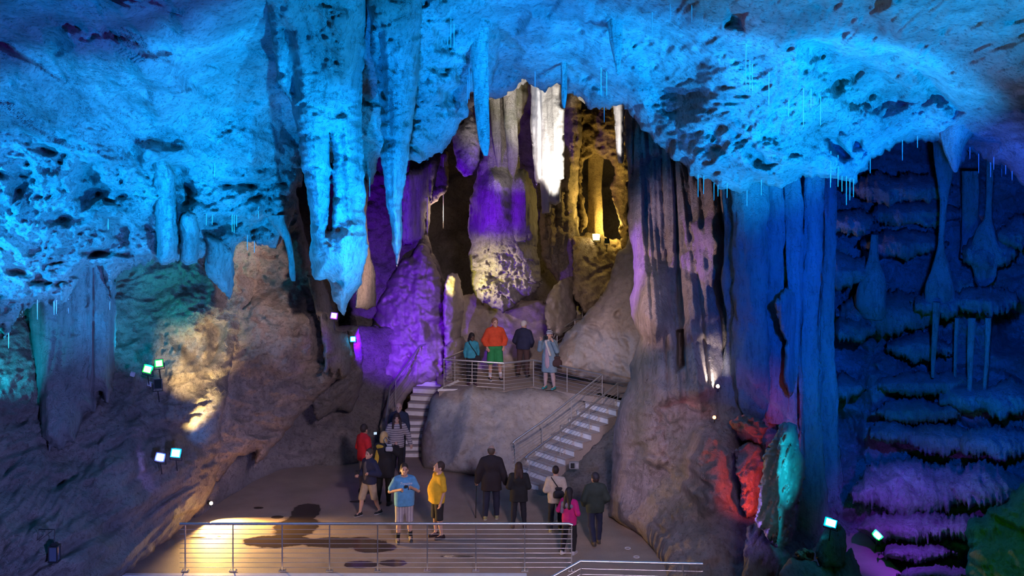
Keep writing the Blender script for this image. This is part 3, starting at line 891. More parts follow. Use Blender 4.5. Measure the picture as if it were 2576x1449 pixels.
# pale dripstone blade behind the giant stalactite
mass('stalactite', [(880, 230), (930, 230), (930, 400), (926, 480), (922, 540), (926, 600), (934, 650), (945, 690), (946, 771), (936, 772), (924, 780), (908, 775), (893, 777), (897, 735), (900, 690), (890, 500)],
     [(905, 240, 25.6), (920, 420, 26.6), (920, 780, 27.2)], M_WARM, lambda X, Z: 0.6 * flutes(0.12, 0.22, 51.0, 0.05)(X, Z), step=2.5, edge=(1.5, 20), lip=(24, 0.4), back=0.5, seed=16.0,
     label='beige fluted dripstone blade hanging beside the giant blue stalactite', cat='stalactite')
mass('stalagmite', [(770, 690), (812, 700), (825, 735), (840, 790), (846, 830), (868, 836), (880, 850), (884, 900), (880, 940), (862, 952), (852, 930), (845, 950), (830, 930), (815, 940), (812, 860), (800, 800)],
     [(820, 720, 29.4), (860, 930, 29.6)], M_WALL, lambda X, Z: pocked(0.14, 0.6, 52.0)(X, Z), step=3, edge=(3, 20), drip=(4, 12), lip=(30, 0.5), back=0.5, seed=17.0,
     label='violet lit rock ledge carrying the two lamps beneath the giant stalactite', cat='rock')
mass('rock_pillar', [(872, 830), (900, 820), (912, 860), (912, 960), (900, 1010), (880, 1040), (850, 1030), (800, 1060), (780, 1010), (850, 950), (880, 930)],
     [(890, 850, 31.5), (820, 1040, 32)], M_WALL, lambda X, Z: pocked(0.25, 0.6, 53.0)(X, Z), step=3, edge=(4, 20), lip=(30, 0.5), back=0.8, seed=18.0,
     label='dark craggy rock pillar in the recess behind the overhanging crag', cat='rock')

# purple stalagmites
G_PS = 'purple stalagmites by the far stairs'
mass('stalagmite', [(1040, 640), (1050, 614), (1066, 610), (1078, 622), (1090, 655), (1108, 690), (1116, 740), (1122, 800), (1130, 880), (1110, 960), (1000, 980), (930, 960), (925, 860), (950, 760), (985, 690), (1015, 650)],
     [(1060, 640, 37.6), (1060, 900, 35.4), (940, 900, 36.5), (1120, 850, 36.2)], M_SMOOTH, lambda X, Z: pocked(0.26, 0.8, 54.0)(X, Z) + flutes(0.1, 0.35, 5.0, 0.1)(X, Z), step=3, edge=(4, 22), lip=(70, 1.2), back=1.2, seed=19.0,
     bumps=[([(1060, 800), (1120, 800), (1120, 850), (1070, 860)], -0.6, 20)],
     label='big purple lit stalagmite cone rising beside the far stairs', cat='stalagmite', group=G_PS)
mass('stalagmite', [(1122, 700), (1136, 684), (1152, 688), (1160, 710), (1168, 760), (1162, 830), (1150, 880), (1118, 870), (1114, 760)],
     [(1140, 700, 36.6), (1140, 870, 35.8)], M_SMOOTH, pocked(0.16, 0.6, 55.0), step=3, edge=(3, 16), lip=(30, 0.7), back=0.8, seed=20.0,
     label='small rounded purple stalagmite below the dark cave mouth', cat='stalagmite', group=G_PS)
mass('stalagmite', [(1118, 872), (1140, 850), (1165, 846), (1180, 880), (1178, 960), (1120, 960)], [(1140, 860, 35.6), (1150, 950, 35.2)], M_SMOOTH, pocked(0.12, 0.6, 56.0), step=3, edge=(3, 16), lip=(30, 0.6), back=0.6, seed=21.0,
     label='low brown stalagmite behind the platform railing corner', cat='stalagmite')
mass('drapery', [(1008, 440), (1040, 425), (1072, 408), (1092, 398), (1104, 404), (1100, 440), (1092, 470), (1088, 505), (1078, 512), (1074, 560), (1072, 608), (1040, 610), (1010, 625)],
     [(1050, 420, 38.6), (1050, 600, 39)], M_DRIP, flutes(0.2, 0.3, 61.0, 0.1), step=3, edge=(4, 16), drip=(8, 12), lip=(26, 0.7), back=0.6, seed=22.0,
     label='violet drapery folded down behind the thin stalactite tip', cat='drapery')
mass('rock_lump', [(1136, 330), (1160, 310), (1185, 290), (1205, 320), (1208, 400), (1190, 440), (1165, 445), (1150, 420), (1142, 380)], [(1170, 370, 38.4)], M_CEIL, pocked(0.25, 0.6, 62.0), step=3, edge=(4, 16), lip=(28, 0.6), back=0.8, seed=23.0,
     label='pocked violet rock lump hanging over the black cave mouth', cat='rock')
mass('rock_lump', [(1140, 300), (1165, 245), (1172, 255), (1186, 262), (1196, 300), (1175, 330), (1150, 360), (1138, 345)], [(1165, 300, 39.5)], M_WHITE, pocked(0.12, 0.5, 63.0), step=3, edge=(3, 16), lip=(20, 0.5), back=0.5, seed=24.0,
     label='bright pinkish white rock edge beside the blade stalactite', cat='rock')

# ------------------------------------------------------------------ middle group: the great column, the white drapery, the lit chamber
mass('column', [(1215, 120), (1222, 250), (1228, 290), (1222, 350), (1205, 410), (1194, 455), (1182, 500), (1178, 545), (1175, 580), (1184, 614), (1178, 640), (1180, 672), (1184, 720), (1198, 750), (1222, 764),
                (1242, 776), (1264, 785), (1294, 774), (1312, 750), (1345, 738), (1361, 722), (1362, 672), (1352, 634), (1357, 585), (1354, 536), (1350, 478), (1333, 440), (1318, 420),
                (1309, 425), (1302, 360), (1312, 300), (1330, 240), (1330, 120)],
     [(1270, 250, 39.2), (1260, 480, 37.8), (1260, 620, 37.4), (1270, 770, 37.6), (1350, 650, 38.2), (1185, 600, 38.2)], M_ALGAE,
     lambda X, Z: 0.9 * flutes(0.18, 0.3, 71.0, 0.15)(X, Z) + (shelves(0.75, 0.62, 7.0, 0.25)(X, Z) + 0.4 + pocked(0.25, 0.4, 8.0)(X, Z)) * sst(5.8, 5.0, Z), step=2.5, edge=(3, 18), drip=(5, 12), lip=(46, 1.1), back=1.4, seed=25.0,
     bumps=[([(1190, 470), (1235, 420), (1285, 440), (1290, 560), (1260, 590), (1200, 600)], 0.7, 36), ([(1305, 440), (1330, 450), (1352, 520), (1352, 600), (1300, 600), (1296, 520)], 0.6, 26),
            ([(1296, 612), (1355, 620), (1358, 660), (1318, 682), (1290, 650)], 0.5, 24), ([(1215, 692), (1262, 684), (1318, 700), (1290, 716), (1240, 712)], -0.45, 26)],
     label='great fluted column in the middle, purple above and yellow green at its foot', cat='column')
spire('stalactite', [(1240, 170, 16), (1246, 290, 13), (1250, 340, 12), (1254, 390, 9), (1257, 430, 6), (1258, 470, 2)], 38.0, M_ALGAE, 'thin violet stalactite lying against the great middle column', seed=31.0)
spire('stalactite', [(1282, 170, 16), (1283, 270, 16), (1286, 330, 17), (1290, 380, 14), (1288, 430, 10), (1284, 462, 3)], 38.0, M_ALGAE, 'pale stalactite lying against the great middle column', seed=32.0)
mass('drapery', [(1334, 200), (1410, 190), (1412, 240), (1420, 276), (1420, 449), (1411, 452), (1410, 508), (1398, 516), (1386, 512), (1384, 536), (1363, 538), (1361, 500), (1356, 459), (1349, 470), (1344, 440),
                 (1340, 382), (1334, 319), (1336, 240)],
     [(1380, 220, 36.6), (1380, 520, 36.4), (1335, 300, 37.2)], M_WHITE, lambda X, Z: 0.7 * flutes(0.16, 0.16, 81.0, 0.05)(X, Z), step=2.5, edge=(1.5, 20), lip=(26, 0.6), back=0.6, seed=26.0,
     bumps=[([(1352, 200), (1358, 200), (1362, 300), (1362, 450), (1356, 450), (1356, 300)], -0.25, 6)],
     label='brilliant white drapery hanging in the middle of the cave', cat='drapery')
mass('column', [(1404, 150), (1468, 150), (1462, 276), (1466, 330), (1456, 420), (1452, 520), (1458, 600), (1474, 660), (1500, 700), (1508, 770), (1440, 770), (1410, 720), (1362, 650), (1356, 540), (1400, 470), (1418, 400)],
     [(1440, 250, 40.5), (1430, 500, 40.4), (1400, 700, 39.6), (1490, 740, 39.2)], M_WARM, lambda X, Z: 0.9 * flutes(0.2, 0.3, 91.0, 0.2)(X, Z) + pocked(0.16, 0.6, 9.0)(X, Z), step=3, edge=(4, 20), lip=(34, 1.0), back=1.2, seed=27.0,
     label='dark brown fluted column between the white drapery and the yellow chamber', cat='column')
mass('drapery', [(1530, 150), (1575, 150), (1571, 240), (1570, 400), (1566, 412), (1556, 410), (1550, 380), (1546, 300)], [(1555, 300, 34.4)], M_WHITE, lambda X, Z: 0.5 * flutes(0.12, 0.16, 83.0, 0.05)(X, Z), step=2.5, edge=(1, 20), lip=(14, 0.4), back=0.4, seed=28.0,
     label='narrow white drapery at the edge of the fluted wall', cat='drapery')
# yellow chamber: arch and pillar in front of the far back wall
mass('rock_arch', [(1450, 240), (1585, 240), (1590, 640), (1566, 640), (1560, 560), (1540, 500), (1535, 470), (1548, 440), (1536, 405), (1500, 390), (1470, 400), (1462, 470), (1470, 500), (1478, 540), (1478, 575), (1456, 590), (1448, 400)],
     [(1460, 300, 42.5), (1570, 300, 42), (1570, 600, 41), (1460, 560, 41.5)], M_OCHRE, pocked(0.35, 0.6, 64.0), step=3, edge=(5, 18), lip=(22, 0.7), back=1.0, seed=29.0,
     label='ochre rock arch framing the yellow lit chamber', cat='rock')
spire('column', [(1500, 370, 24), (1499, 420, 19), (1497, 480, 18), (1497, 530, 19), (1498, 570, 20), (1500, 620, 26)], 42.6, M_OCHRE, 'yellow lit column inside the far chamber', 'column', seed=33.0, flute=0.2)
mass('rock_ledge', [(1440, 600), (1480, 585), (1530, 600), (1560, 605), (1585, 600), (1600, 760), (1480, 800), (1440, 740)], [(1520, 605, 41.2), (1520, 760, 38.6)], M_OCHRE, pocked(0.25, 0.7, 65.0), step=3, edge=(5, 18), lip=(22, 0.6), back=1.0, seed=30.0,
     label='ochre ledge under the bright chamber lamp', cat='rock')
# boulders by the platform
mass('boulder', [(1600, 540), (1586, 590), (1572, 622), (1556, 628), (1544, 668), (1530, 706), (1515, 742), (1486, 776), (1456, 806), (1424, 838), (1402, 870), (1392, 905), (1396, 940), (1440, 945), (1520, 965), (1600, 985), (1640, 985), (1640, 560)],
     [(1590, 600, 35.6), (1520, 760, 34.6), (1410, 900, 33.9), (1600, 950, 33.4), (1600, 760, 34.6)], M_SMOOTH, lambda X, Z: pocked(0.2, 1.1, 66.0)(X, Z), step=3, edge=(4, 30), lip=(60, 1.0), back=1.0, seed=31.0,
     label='huge smooth sloping boulder behind the right-hand steps', cat='boulder')
mass('stalagmite', [(1376, 830), (1370, 790), (1374, 750), (1394, 720), (1410, 702), (1430, 700), (1446, 712), (1448, 760), (1452, 800), (1440, 830), (1410, 850)],
     [(1410, 720, 38), (1410, 830, 36.4)], M_SMOOTH, pocked(0.2, 0.6, 67.0), step=3, edge=(4, 18), lip=(40, 0.8), back=0.8, seed=32.0,
     label='rounded pinkish stalagmite below the brown column', cat='stalagmite')

# ------------------------------------------------------------------ blue columns on the right
G_BC = 'blue columns of the right wall'
def bluecol(lbl, pts, Y, seed, **k):
    spire('dripstone_column', pts, Y, M_BLUEC, lbl, 'column', G_BC, seg=40, flute=k.get('flute', 0.22), nfl=k.get('nfl', 12), rough=0.2, seed=seed, sub=24, depth=k.get('depth', 0.9))
bluecol('broad dark blue column standing over the red lit hollow', [(1880, 430, 46), (1884, 520, 46), (1886, 640, 44), (1888, 780, 46), (1890, 900, 50), (1890, 980, 46), (1896, 1040, 30), (1905, 1060, 8)], 26.6, 41.0)
bluecol('narrow blue column second from the fluted pink wall', [(1836, 440, 20), (1838, 560, 16), (1842, 640, 20), (1838, 720, 24), (1844, 800, 16), (1846, 880, 24), (1838, 960, 34), (1836, 1040, 40), (1850, 1100, 30)], 26.9, 42.0, nfl=7)
bluecol('tall blue column ending above the turquoise stalagmite', [(1944, 430, 34), (1946, 560, 30), (1942, 700, 30), (1948, 820, 30), (1950, 900, 26), (1952, 980, 30), (1960, 1060, 36)], 26.9, 43.0)
bluecol('slender violet blue column between two thicker ones', [(1992, 430, 20), (1996, 540, 24), (1998, 640, 22), (2000, 760, 18), (1996, 880, 15), (1992, 1000, 14), (1990, 1090, 20)], 26.8, 44.0, nfl=8)
bluecol('knobbly blue column with a chain of bumps down its front', [(2050, 430, 26), (2048, 520, 24), (2046, 600, 25), (2040, 680, 26), (2036, 780, 22), (2034, 900, 25), (2036, 1020, 26), (2040, 1140, 32), (2044, 1260, 40), (2050, 1340, 46)], 26.9, 45.0, nfl=16)
bluecol('shadowy blue column at the edge of the dark alcove', [(2086, 430, 20), (2088, 560, 16), (2084, 700, 18), (2078, 830, 20), (2080, 980, 24), (2084, 1140, 28), (2090, 1260, 34)], 27.8, 46.0)
mass('drapery', [(1950, 760), (1976, 720), (2000, 740), (2008, 800), (2000, 860), (2006, 960), (1990, 1010), (1970, 960), (1976, 860), (1958, 820)], [(1980, 760, 26.2), (1990, 1000, 26.3)], M_BLUEC, flutes(0.14, 0.2, 72.0, 0.1), step=3, edge=(3, 16), drip=(5, 10),
     lip=(24, 0.4), back=0.4, seed=33.0, label='small blue drip curtain in front of the slender violet blue column', cat='drapery')
# dangling columns inside the alcove
G_AC = 'thin pillars in the dark alcove'
for lbl, pts, Y in (('hourglass pillar in the dark alcove, from the ceiling down to a cone', [(2380, 350, 34), (2376, 420, 24), (2374, 500, 11), (2370, 560, 8), (2367, 620, 9), (2366, 680, 26), (2364, 730, 40), (2366, 780, 36)], 28.6),
                    ('thin straight pillar at the deep end of the dark alcove', [(2492, 400, 9), (2490, 460, 8), (2486, 540, 8), (2480, 580, 22), (2478, 640, 34), (2476, 700, 26), (2470, 720, 10)], 28.9),
                    ('thin hanging rod below the hourglass pillar', [(2356, 760, 10), (2352, 840, 8), (2348, 900, 6), (2346, 950, 4)], 28.2),
                    ('long thin rod hanging beside the black opening', [(2446, 800, 9), (2442, 880, 8), (2440, 950, 6), (2438, 1000, 4)], 28.0),
                    ('twin thin rod hanging closest to the black opening', [(2486, 800, 8), (2484, 880, 6), (2478, 960, 5), (2476, 990, 4)], 27.9),
                    ('stubby pillar leading down to a flared foot, near the knobbly column', [(2200, 590, 8), (2198, 650, 14), (2196, 700, 30), (2190, 760, 40), (2196, 800, 30)], 29.2),
                    ('greenish pillar standing behind the hourglass pillar', [(2440, 430, 22), (2442, 500, 22), (2440, 580, 20), (2438, 650, 24)], 30.0),
                    ('dark green rod hanging over the tiered shelves', [(2408, 800, 6), (2404, 880, 5), (2402, 950, 3)], 28.6)):
    spire('dripstone_pillar', pts, Y, M_DARK, lbl, 'pillar', G_AC, seg=24, flute=0.2, nfl=8, seed=pts[0][0] * 0.1)

# tiered flowstone shelves, each with a dripping fringe
G_FS = 'flowstone shelves on the dark right wall'
_tiers = [
    ('topmost in the dark alcove, under the arch', 2255, 480, 150, 70, 30.2), ('beneath the topmost shelf, by the hourglass pillar', 2310, 540, 130, 60, 30.0), ('beside the knobbly column, high in the alcove', 2140, 560, 70, 60, 29.5),
    ('wide, level with the neck of the hourglass pillar', 2270, 620, 120, 60, 29.8), ('domed, below the stubby pillar', 2110, 690, 95, 80, 28.8), ('domed, at the foot of the thin straight pillar', 2490, 640, 75, 90, 28.6), ('half hidden at the picture edge, below the jagged rim', 2560, 590, 60, 70, 28.2),
    ('large, with a long fringe in the middle of the dark wall', 2250, 790, 150, 90, 29.2), ('pale-rimmed, under the hourglass cone', 2370, 770, 80, 60, 28.2), ('by the black opening, hung with twin rods', 2480, 760, 90, 60, 28.0), ('bulging, beneath the domed shelf', 2150, 830, 60, 60, 28.6),
    ('green-tinged, left of the hanging rods', 2310, 880, 90, 60, 28.8), ('long, below the hanging rods', 2330, 970, 140, 60, 28.0), ('narrow, directly under the long shelf', 2310, 1040, 120, 60, 27.6), ('at the end of the long shelf', 2440, 1010, 90, 70, 27.6),
    ('sloping, beneath the black opening', 2540, 1010, 110, 80, 27.2), ('small and violet-edged, above the lower dome', 2250, 1090, 70, 50, 27.3), ('greenish, in the row above the lower dome', 2360, 1110, 110, 70, 27.2), ('heavy, at the picture edge above the mossy rock', 2520, 1120, 120, 80, 26.6),
    ('blue, capping the dark hole beside the knobbly column', 2120, 980, 70, 60, 28.0), ('big rounded, above the purple crust', 2300, 1240, 170, 120, 25.8), ('rounded, above the mossy rock', 2480, 1230, 110, 90, 25.4),
    ('with a shaggy purple crust, over the green lamp', 2290, 1330, 140, 70, 25.0), ('frosted blue, beside the purple crust', 2410, 1330, 90, 60, 24.6), ('lowest, beside the mossy rock', 2310, 1395, 100, 45, 24.2), ('turquoise-edged strip along the bottom', 2360, 1450, 110, 40, 23.4)]
for i, (lb, cx_, cy_, w, h, Y) in enumerate(_tiers):
    rnd = random.Random(i * 7 + 3)
    top = [(cx_ + w * math.cos(a) * (0.95 + 0.1 * rnd.random()), cy_ - h * 0.75 * math.sin(a) * (0.8 + 0.4 * rnd.random())) for a in np.linspace(math.pi, 0, 9)]
    bot = [(cx_ + w * (1 - 2 * t) * 0.98, cy_ + h * (0.1 + 0.45 * (1 - abs(1 - 2 * t) ** 1.5)) + rnd.uniform(-0.08, 0.16) * h) for t in np.linspace(0.06, 0.94, 8)]
    mass('flowstone_shelf', top + bot, [(cx_, cy_ - h, Y + 0.75), (cx_, cy_ + h * 0.4, Y - 0.35), (cx_ - w, cy_, Y + 0.2), (cx_ + w, cy_, Y + 0.2)], M_DARK,
         lambda X, Z, s=i: 0.7 * flutes(0.12, 0.16, 3.0 + s, 0.1)(X, Z) + pocked(0.10, 0.5, 2.0 + s)(X, Z), step=3.5, edge=(6, 26), drip=(min(20, h * 0.3), 9), lip=(min(w * 0.6, 60), 0.85), back=0.8, seed=40.0 + i,
         label='dark flowstone shelf ' + lb, cat='flowstone', group=G_FS)

# turquoise stalagmite with the purple side and the rocks at its foot
mass('stalagmite', [(1962, 1070), (1976, 1060), (2000, 1064), (2010, 1090), (2008, 1110), (2022, 1145), (2026, 1180), (2018, 1236), (2000, 1280), (1998, 1326), (1986, 1374), (1962, 1388), (1924, 1352), (1900, 1310),
                    (1912, 1230), (1920, 1150), (1945, 1100)],
     [(1985, 1080, 23.9), (1970, 1200, 23.3), (1960, 1370, 23.0)], M_SMOOTH, lambda X, Z: pocked(0.34, 0.42, 74.0)(X, Z), step=2.5, edge=(6, 16), lip=(46, 0.8), back=0.8, seed=34.0,
     bumps=[([(1965, 1065), (2005, 1065), (2005, 1112), (1970, 1112)], 0.2, 14), ([(1970, 1140), (2025, 1140), (2015, 1240), (1975, 1250)], 0.3, 20), ([(1960, 1114), (2010, 1114), (2010, 1124), (1960, 1124)], -0.25, 6)],
     label='turquoise lit knobbly stalagmite like a standing figure', cat='stalagmite')
mass('rock_outcrop', [(1850, 1130), (1880, 1110), (1915, 1120), (1925, 1160), (1920, 1200), (1924, 1250), (1915, 1296), (1880, 1300), (1862, 1270), (1868, 1220), (1850, 1190)],
     [(1885, 1130, 25.2), (1890, 1280, 24.8)], M_WALL, lambda X, Z: shelves(0.35, 0.45, 9.0, 0.15)(X, Z) + pocked(0.16, 0.5, 75.0)(X, Z), step=2.5, edge=(4, 14), drip=(4, 8), lip=(26, 0.5), back=0.5, seed=35.0,
     label='red lit outcrop of rock in the hollow beside the turquoise stalagmite', cat='rock')
mass('rock_ledge', [(1830, 1060), (1870, 1040), (1910, 1050), (1935, 1075), (1925, 1095), (1915, 1120), (1870, 1112), (1850, 1090)], [(1880, 1070, 25.4)], M_WALL, pocked(0.22, 0.4, 76.0), step=2.5, edge=(4, 14), drip=(5, 9), lip=(26, 0.6), back=0.5, seed=36.0,
     label='ragged rock ledge with a red lit underside above the red outcrop', cat='rock')
mass('boulder', [(1880, 1330), (1905, 1310), (1935, 1345), (1975, 1380), (1990, 1400), (1985, 1449), (1980, 1640), (1860, 1640), (1868, 1449), (1872, 1390)], [(1920, 1350, 22.7), (1930, 1449, 22.2)], M_WALL, pocked(0.28, 0.5, 77.0), step=3, edge=(5, 18), lip=(34, 0.6), back=0.8, seed=37.0,
     label='lumpy violet boulder under the turquoise stalagmite', cat='boulder')
mass('boulder', [(1960, 1440), (1990, 1400), (2030, 1405), (2060, 1420), (2100, 1405), (2140, 1380), (2160, 1420), (2180, 1500), (2180, 1640), (1950, 1640)], [(2050, 1410, 22.0), (2050, 1500, 21)], M_WALL, pocked(0.25, 0.5, 78.0), step=3, edge=(5, 18), lip=(34, 0.6), back=0.8, seed=38.0,
     label='low dark boulder below the turquoise floodlight', cat='boulder')
mass('boulder', [(2062, 1350), (2080, 1322), (2112, 1318), (2130, 1340), (2128, 1390), (2120, 1430), (2060, 1430), (2050, 1385)], [(2090, 1330, 22.8), (2090, 1420, 22.3)], M_WALL, pocked(0.16, 0.4, 79.0), step=3, edge=(3, 16), lip=(30, 0.5), back=0.5, seed=39.0,
     label='small boulder carrying the turquoise floodlight', cat='boulder')
mass('crystal_rock', [(1999, 1392), (2008, 1382), (2014, 1386), (2022, 1376), (2032, 1384), (2040, 1380), (2050, 1392), (2048, 1410), (2030, 1414), (2010, 1406)], [(2025, 1385, 21.9), (2025, 1412, 21.7)], M_OCHRE, lambda X, Z: slabs(0.25, 0.12, 3.0)(X, Z), step=1.6, edge=(2, 8), lip=(10, 0.2), back=0.2, seed=40.0,
     label='small jagged yellow lit rock on the low dark boulder', cat='rock')
mass('mossy_rock', [(2836, 1100), (2600, 1200), (2560, 1222), (2530, 1262), (2500, 1272), (2470, 1300), (2440, 1302), (2424, 1340), (2436, 1380), (2428, 1430), (2440, 1640), (2836, 1640)], [(2576, 1230, 20.6), (2440, 1400, 20.2), (2576, 1449, 19.4), (2800, 1300, 19)], M_DARK,
     lambda X, Z: shelves(0.4, 0.6, 11.0, 0.15)(X, Z) + pocked(0.25, 0.5, 81.0)(X, Z), step=3, edge=(6, 20), drip=(6, 12), lip=(36, 0.7), back=0.8, seed=41.0, label='mossy green lit rock in the bottom corner', cat='rock')

# soda straws: thin drip tubes under the ceilings
M_STRAW = plain('straw_calcite', (0.55, 0.55, 0.55), 0.35, var=0.1)
G_SS = 'soda straws under the cave ceiling'
_straw_me = None
bpy.context.view_layer.update()
_dg = bpy.context.evaluated_depsgraph_get()
def rock_at(px, py, far):
    d = (P(px, py, 10.0) - camera.location).normalized()
    hit, loc, *_ = SC.ray_cast(_dg, camera.location, d, distance=60)
    return loc.y if hit else far
def straw(px, py, ln, Y):
    global _straw_me
    if _straw_me is None:
        b = MB()
        b.tube([(0, 0, 1), (0, 0, 0.5), (0, 0, 0.02), (0, 0, 0)], 1, seg=6, radii=[0.011, 0.009, 0.007, 0.003])
        o = b.build('soda_straw', M_STRAW)
        _straw_me = o.data
    else:
        o = bpy.data.objects.new('soda_straw', _straw_me)
        COL.objects.link(o)
    Y = min(rock_at(px, py + k_, Y) for k_ in (-2, -10)) + 0.02
    o.location = P(px, py + ln, Y)
    o.scale = (1, 1, (ln + 10) * Y / FPX)
    return o
_ss = [('under the jagged rim of the great overhang', [(1756, 450, 46), (1770, 452, 36), (1796, 470, 34), (1806, 474, 20), (1829, 470, 28), (1879, 488, 30), (1915, 462, 30), (2089, 446, 26), (2108, 450, 20), (2118, 452, 30), (2129, 452, 64), (2138, 458, 46), (2147, 460, 36)], 25.0),
       ('around the rim of the dark alcove', [(2189, 410, 26), (2270, 362, 42), (2308, 352, 20), (2462, 396, 40), (2492, 418, 28), (2520, 425, 20), (2546, 440, 14), (2530, 425, 14), (2440, 380, 20), (2500, 405, 22)], 24.6),
       ('on the pitted face of the great overhang', [(1876, 120, 92), (1886, 160, 72), (1892, 170, 58), (1934, 190, 74), (2021, 230, 90), (2040, 230, 40), (2064, 250, 66), (1984, 260, 34), (1640, 40, 56), (1686, 20, 30), (1740, 20, 36), (2090, 390, 70), (2108, 400, 60)], 21.5),
       ('along the ragged lower rim of the left vault', [(94, 764, 40), (136, 768, 24), (142, 764, 26), (172, 758, 30), (276, 750, 30), (56, 790, 24), (22, 846, 30), (52, 800, 30)], 22.6),
       ('in the hollows of the left vault', [(534, 540, 26), (519, 545, 22), (584, 540, 44), (589, 550, 36), (595, 550, 20), (622, 600, 30), (640, 612, 24), (272, 560, 18), (540, 420, 24), (650, 530, 20)], 24.0),
       ('among the folds of the middle ceiling', [(1134, 60, 60), (1142, 70, 50), (1126, 80, 34), (1180, 180, 70), (1176, 200, 60), (1346, 190, 30), (1512, 180, 60), (1526, 190, 50), (1520, 278, 30), (930, 455, 40)], 24.5)]
for lb, lst, Y in _ss:
    for k, (x, y, l) in enumerate(lst):
        tag(straw(x, y, l, Y), 'thin soda straws ' + lb, 'soda straw', G_SS + ', ' + lb)
for x, y0, y1, Y, lb in ((1115, 405, 575, 37.0, 'long pale rod hanging before the black cave mouth'), (1075, 505, 595, 36.0, 'thin turquoise rod hanging under the violet drapery')):
    tag(straw(x, y0, y1 - y0, Y), lb, 'hanging rod')

# ------------------------------------------------------------------ floor, platform, stairs, railings
def concrete(name, base, wet=True):
    m, nt, b = _nt(name)
    N, L = nt.nodes, nt.links
    geo = N.new('ShaderNodeNewGeometry')
    pos = geo.outputs['Position']
    def nz(sc, det=5, ro=0.6):
        n = N.new('ShaderNodeTexNoise'); n.inputs['Scale'].default_value = sc; n.inputs['Detail'].default_value = det; n.inputs['Roughness'].default_value = ro
        L.new(pos, n.inputs['Vector'])
        return n.outputs['Fac']
    def mr(v, a, c, d=0.0, e=1.0):
        r = N.new('ShaderNodeMapRange'); r.inputs[1].default_value = a; r.inputs[2].default_value = c; r.inputs[3].default_value = d; r.inputs[4].default_value = e
        L.new(v, r.inputs[0])
        return r.outputs[0]
    def op(o, x, y):
        q = N.new('ShaderNodeMath'); q.operation = o
        for k, v in enumerate((x, y)):
            if isinstance(v, (int, float)):
                q.inputs[k].default_value = v
            else:
                L.new(v, q.inputs[k])
        return q.outputs[0]
    v = mr(op('ADD', op('MULTIPLY', nz(1.2), 0.6), op('MULTIPLY', nz(30.0, 6, 0.7), 0.4)), 0.3, 0.7, 0.75, 1.25)
    sc = N.new('ShaderNodeVectorMath'); sc.operation = 'SCALE'; sc.inputs[0].default_value = base
    L.new(v, sc.inputs['Scale'])
    col = sc.outputs[0]
    b.inputs['Roughness'].default_value = 0.75
    bh = nz(40.0, 6, 0.7)
    if wet:
        # wet patches where the cave drips: ellipses with ragged rims
        sp = N.new('ShaderNodeSeparateXYZ'); L.new(pos, sp.inputs[0])
        nx = op('MULTIPLY', op('SUBTRACT', nz(2.2), 0.5), 0.9)
        mask = None
        for (x, y, rx, ry) in WET:
            ex = op('DIVIDE', op('SUBTRACT', sp.outputs[0], x), rx)
            ey = op('DIVIDE', op('SUBTRACT', sp.outputs[1], y), ry)
            d = op('SQRT', op('ADD', op('MULTIPLY', ex, ex), op('MULTIPLY', ey, ey)), 0)
            e = mr(op('ADD', d, nx), 1.06, 0.94)
            mask = e if mask is None else op('MAXIMUM', mask, e)
        x = N.new('ShaderNodeMix'); x.data_type = 'RGBA'
        L.new(op('MULTIPLY', mask, 0.86), x.inputs[0]); L.new(col, x.inputs[6]); x.inputs[7].default_value = (0.045, 0.03, 0.024, 1)
        col = x.outputs[2]
        L.new(mr(mask, 0, 1, 0.72, 0.14), b.inputs['Roughness'])
        L.new(mr(mask, 0, 1, 0.28, 0.05), (bp := N.new('ShaderNodeBump')).inputs['Strength'])
    else:
        bp = N.new('ShaderNodeBump'); bp.inputs['Strength'].default_value = 0.3
    bp.inputs['Distance'].default_value = 0.03
    L.new(bh, bp.inputs['Height']); L.new(bp.outputs['Normal'], b.inputs['Normal'])
    L.new(col, b.inputs['Base Color'])
    return m


def wetp(px, py, rx, ry):
    p = PZ(px, py, 0)
    return (p.x, p.y, rx, ry)
WET = [wetp(768, 1290, 0.34, 0.75), wetp(745, 1326, 0.5, 0.8), wetp(700, 1362, 0.8, 0.42), wetp(860, 1366, 1.0, 0.36), wetp(650, 1278, 0.14, 0.10), wetp(698, 1300, 0.14, 0.12), wetp(940, 1378, 0.5, 0.3),
       wetp(910, 1420, 0.35, 0.22), wetp(990, 1416, 0.3, 0.2), wetp(500, 1352, 0.2, 0.05), wetp(545, 1350, 0.1, 0.06), wetp(900, 1262, 0.2, 0.1), wetp(1150, 1400, 0.35, 0.08), wetp(1420, 1315, 0.3, 0.2)]
M_FLOOR = concrete('wet_concrete', (0.36, 0.27, 0.20))
M_PAVE = concrete('platform_concrete', (0.33, 0.26, 0.21), wet=False)
M_STEP = concrete('step_concrete', (0.36, 0.30, 0.27), wet=False)
M_RISER = plain('painted_riser', (0.72, 0.70, 0.68), 0.6, var=0.12, vscale=6, bump=0.1)
M_NOSE = plain('step_nosing', (0.40, 0.38, 0.37), 0.6, var=0.1)
M_STEEL = plain('stainless_steel', (0.62, 0.61, 0.60), 0.32, metal=0.85, var=0.05)
M_CABLE = plain('steel_cable', (0.55, 0.54, 0.53), 0.35, metal=0.7)
M_WHITEEDGE = plain('white_paint', (0.75, 0.74, 0.72), 0.6, var=0.08, vscale=5)
M_BLACK = plain('black_housing', (0.015, 0.015, 0.016), 0.5)

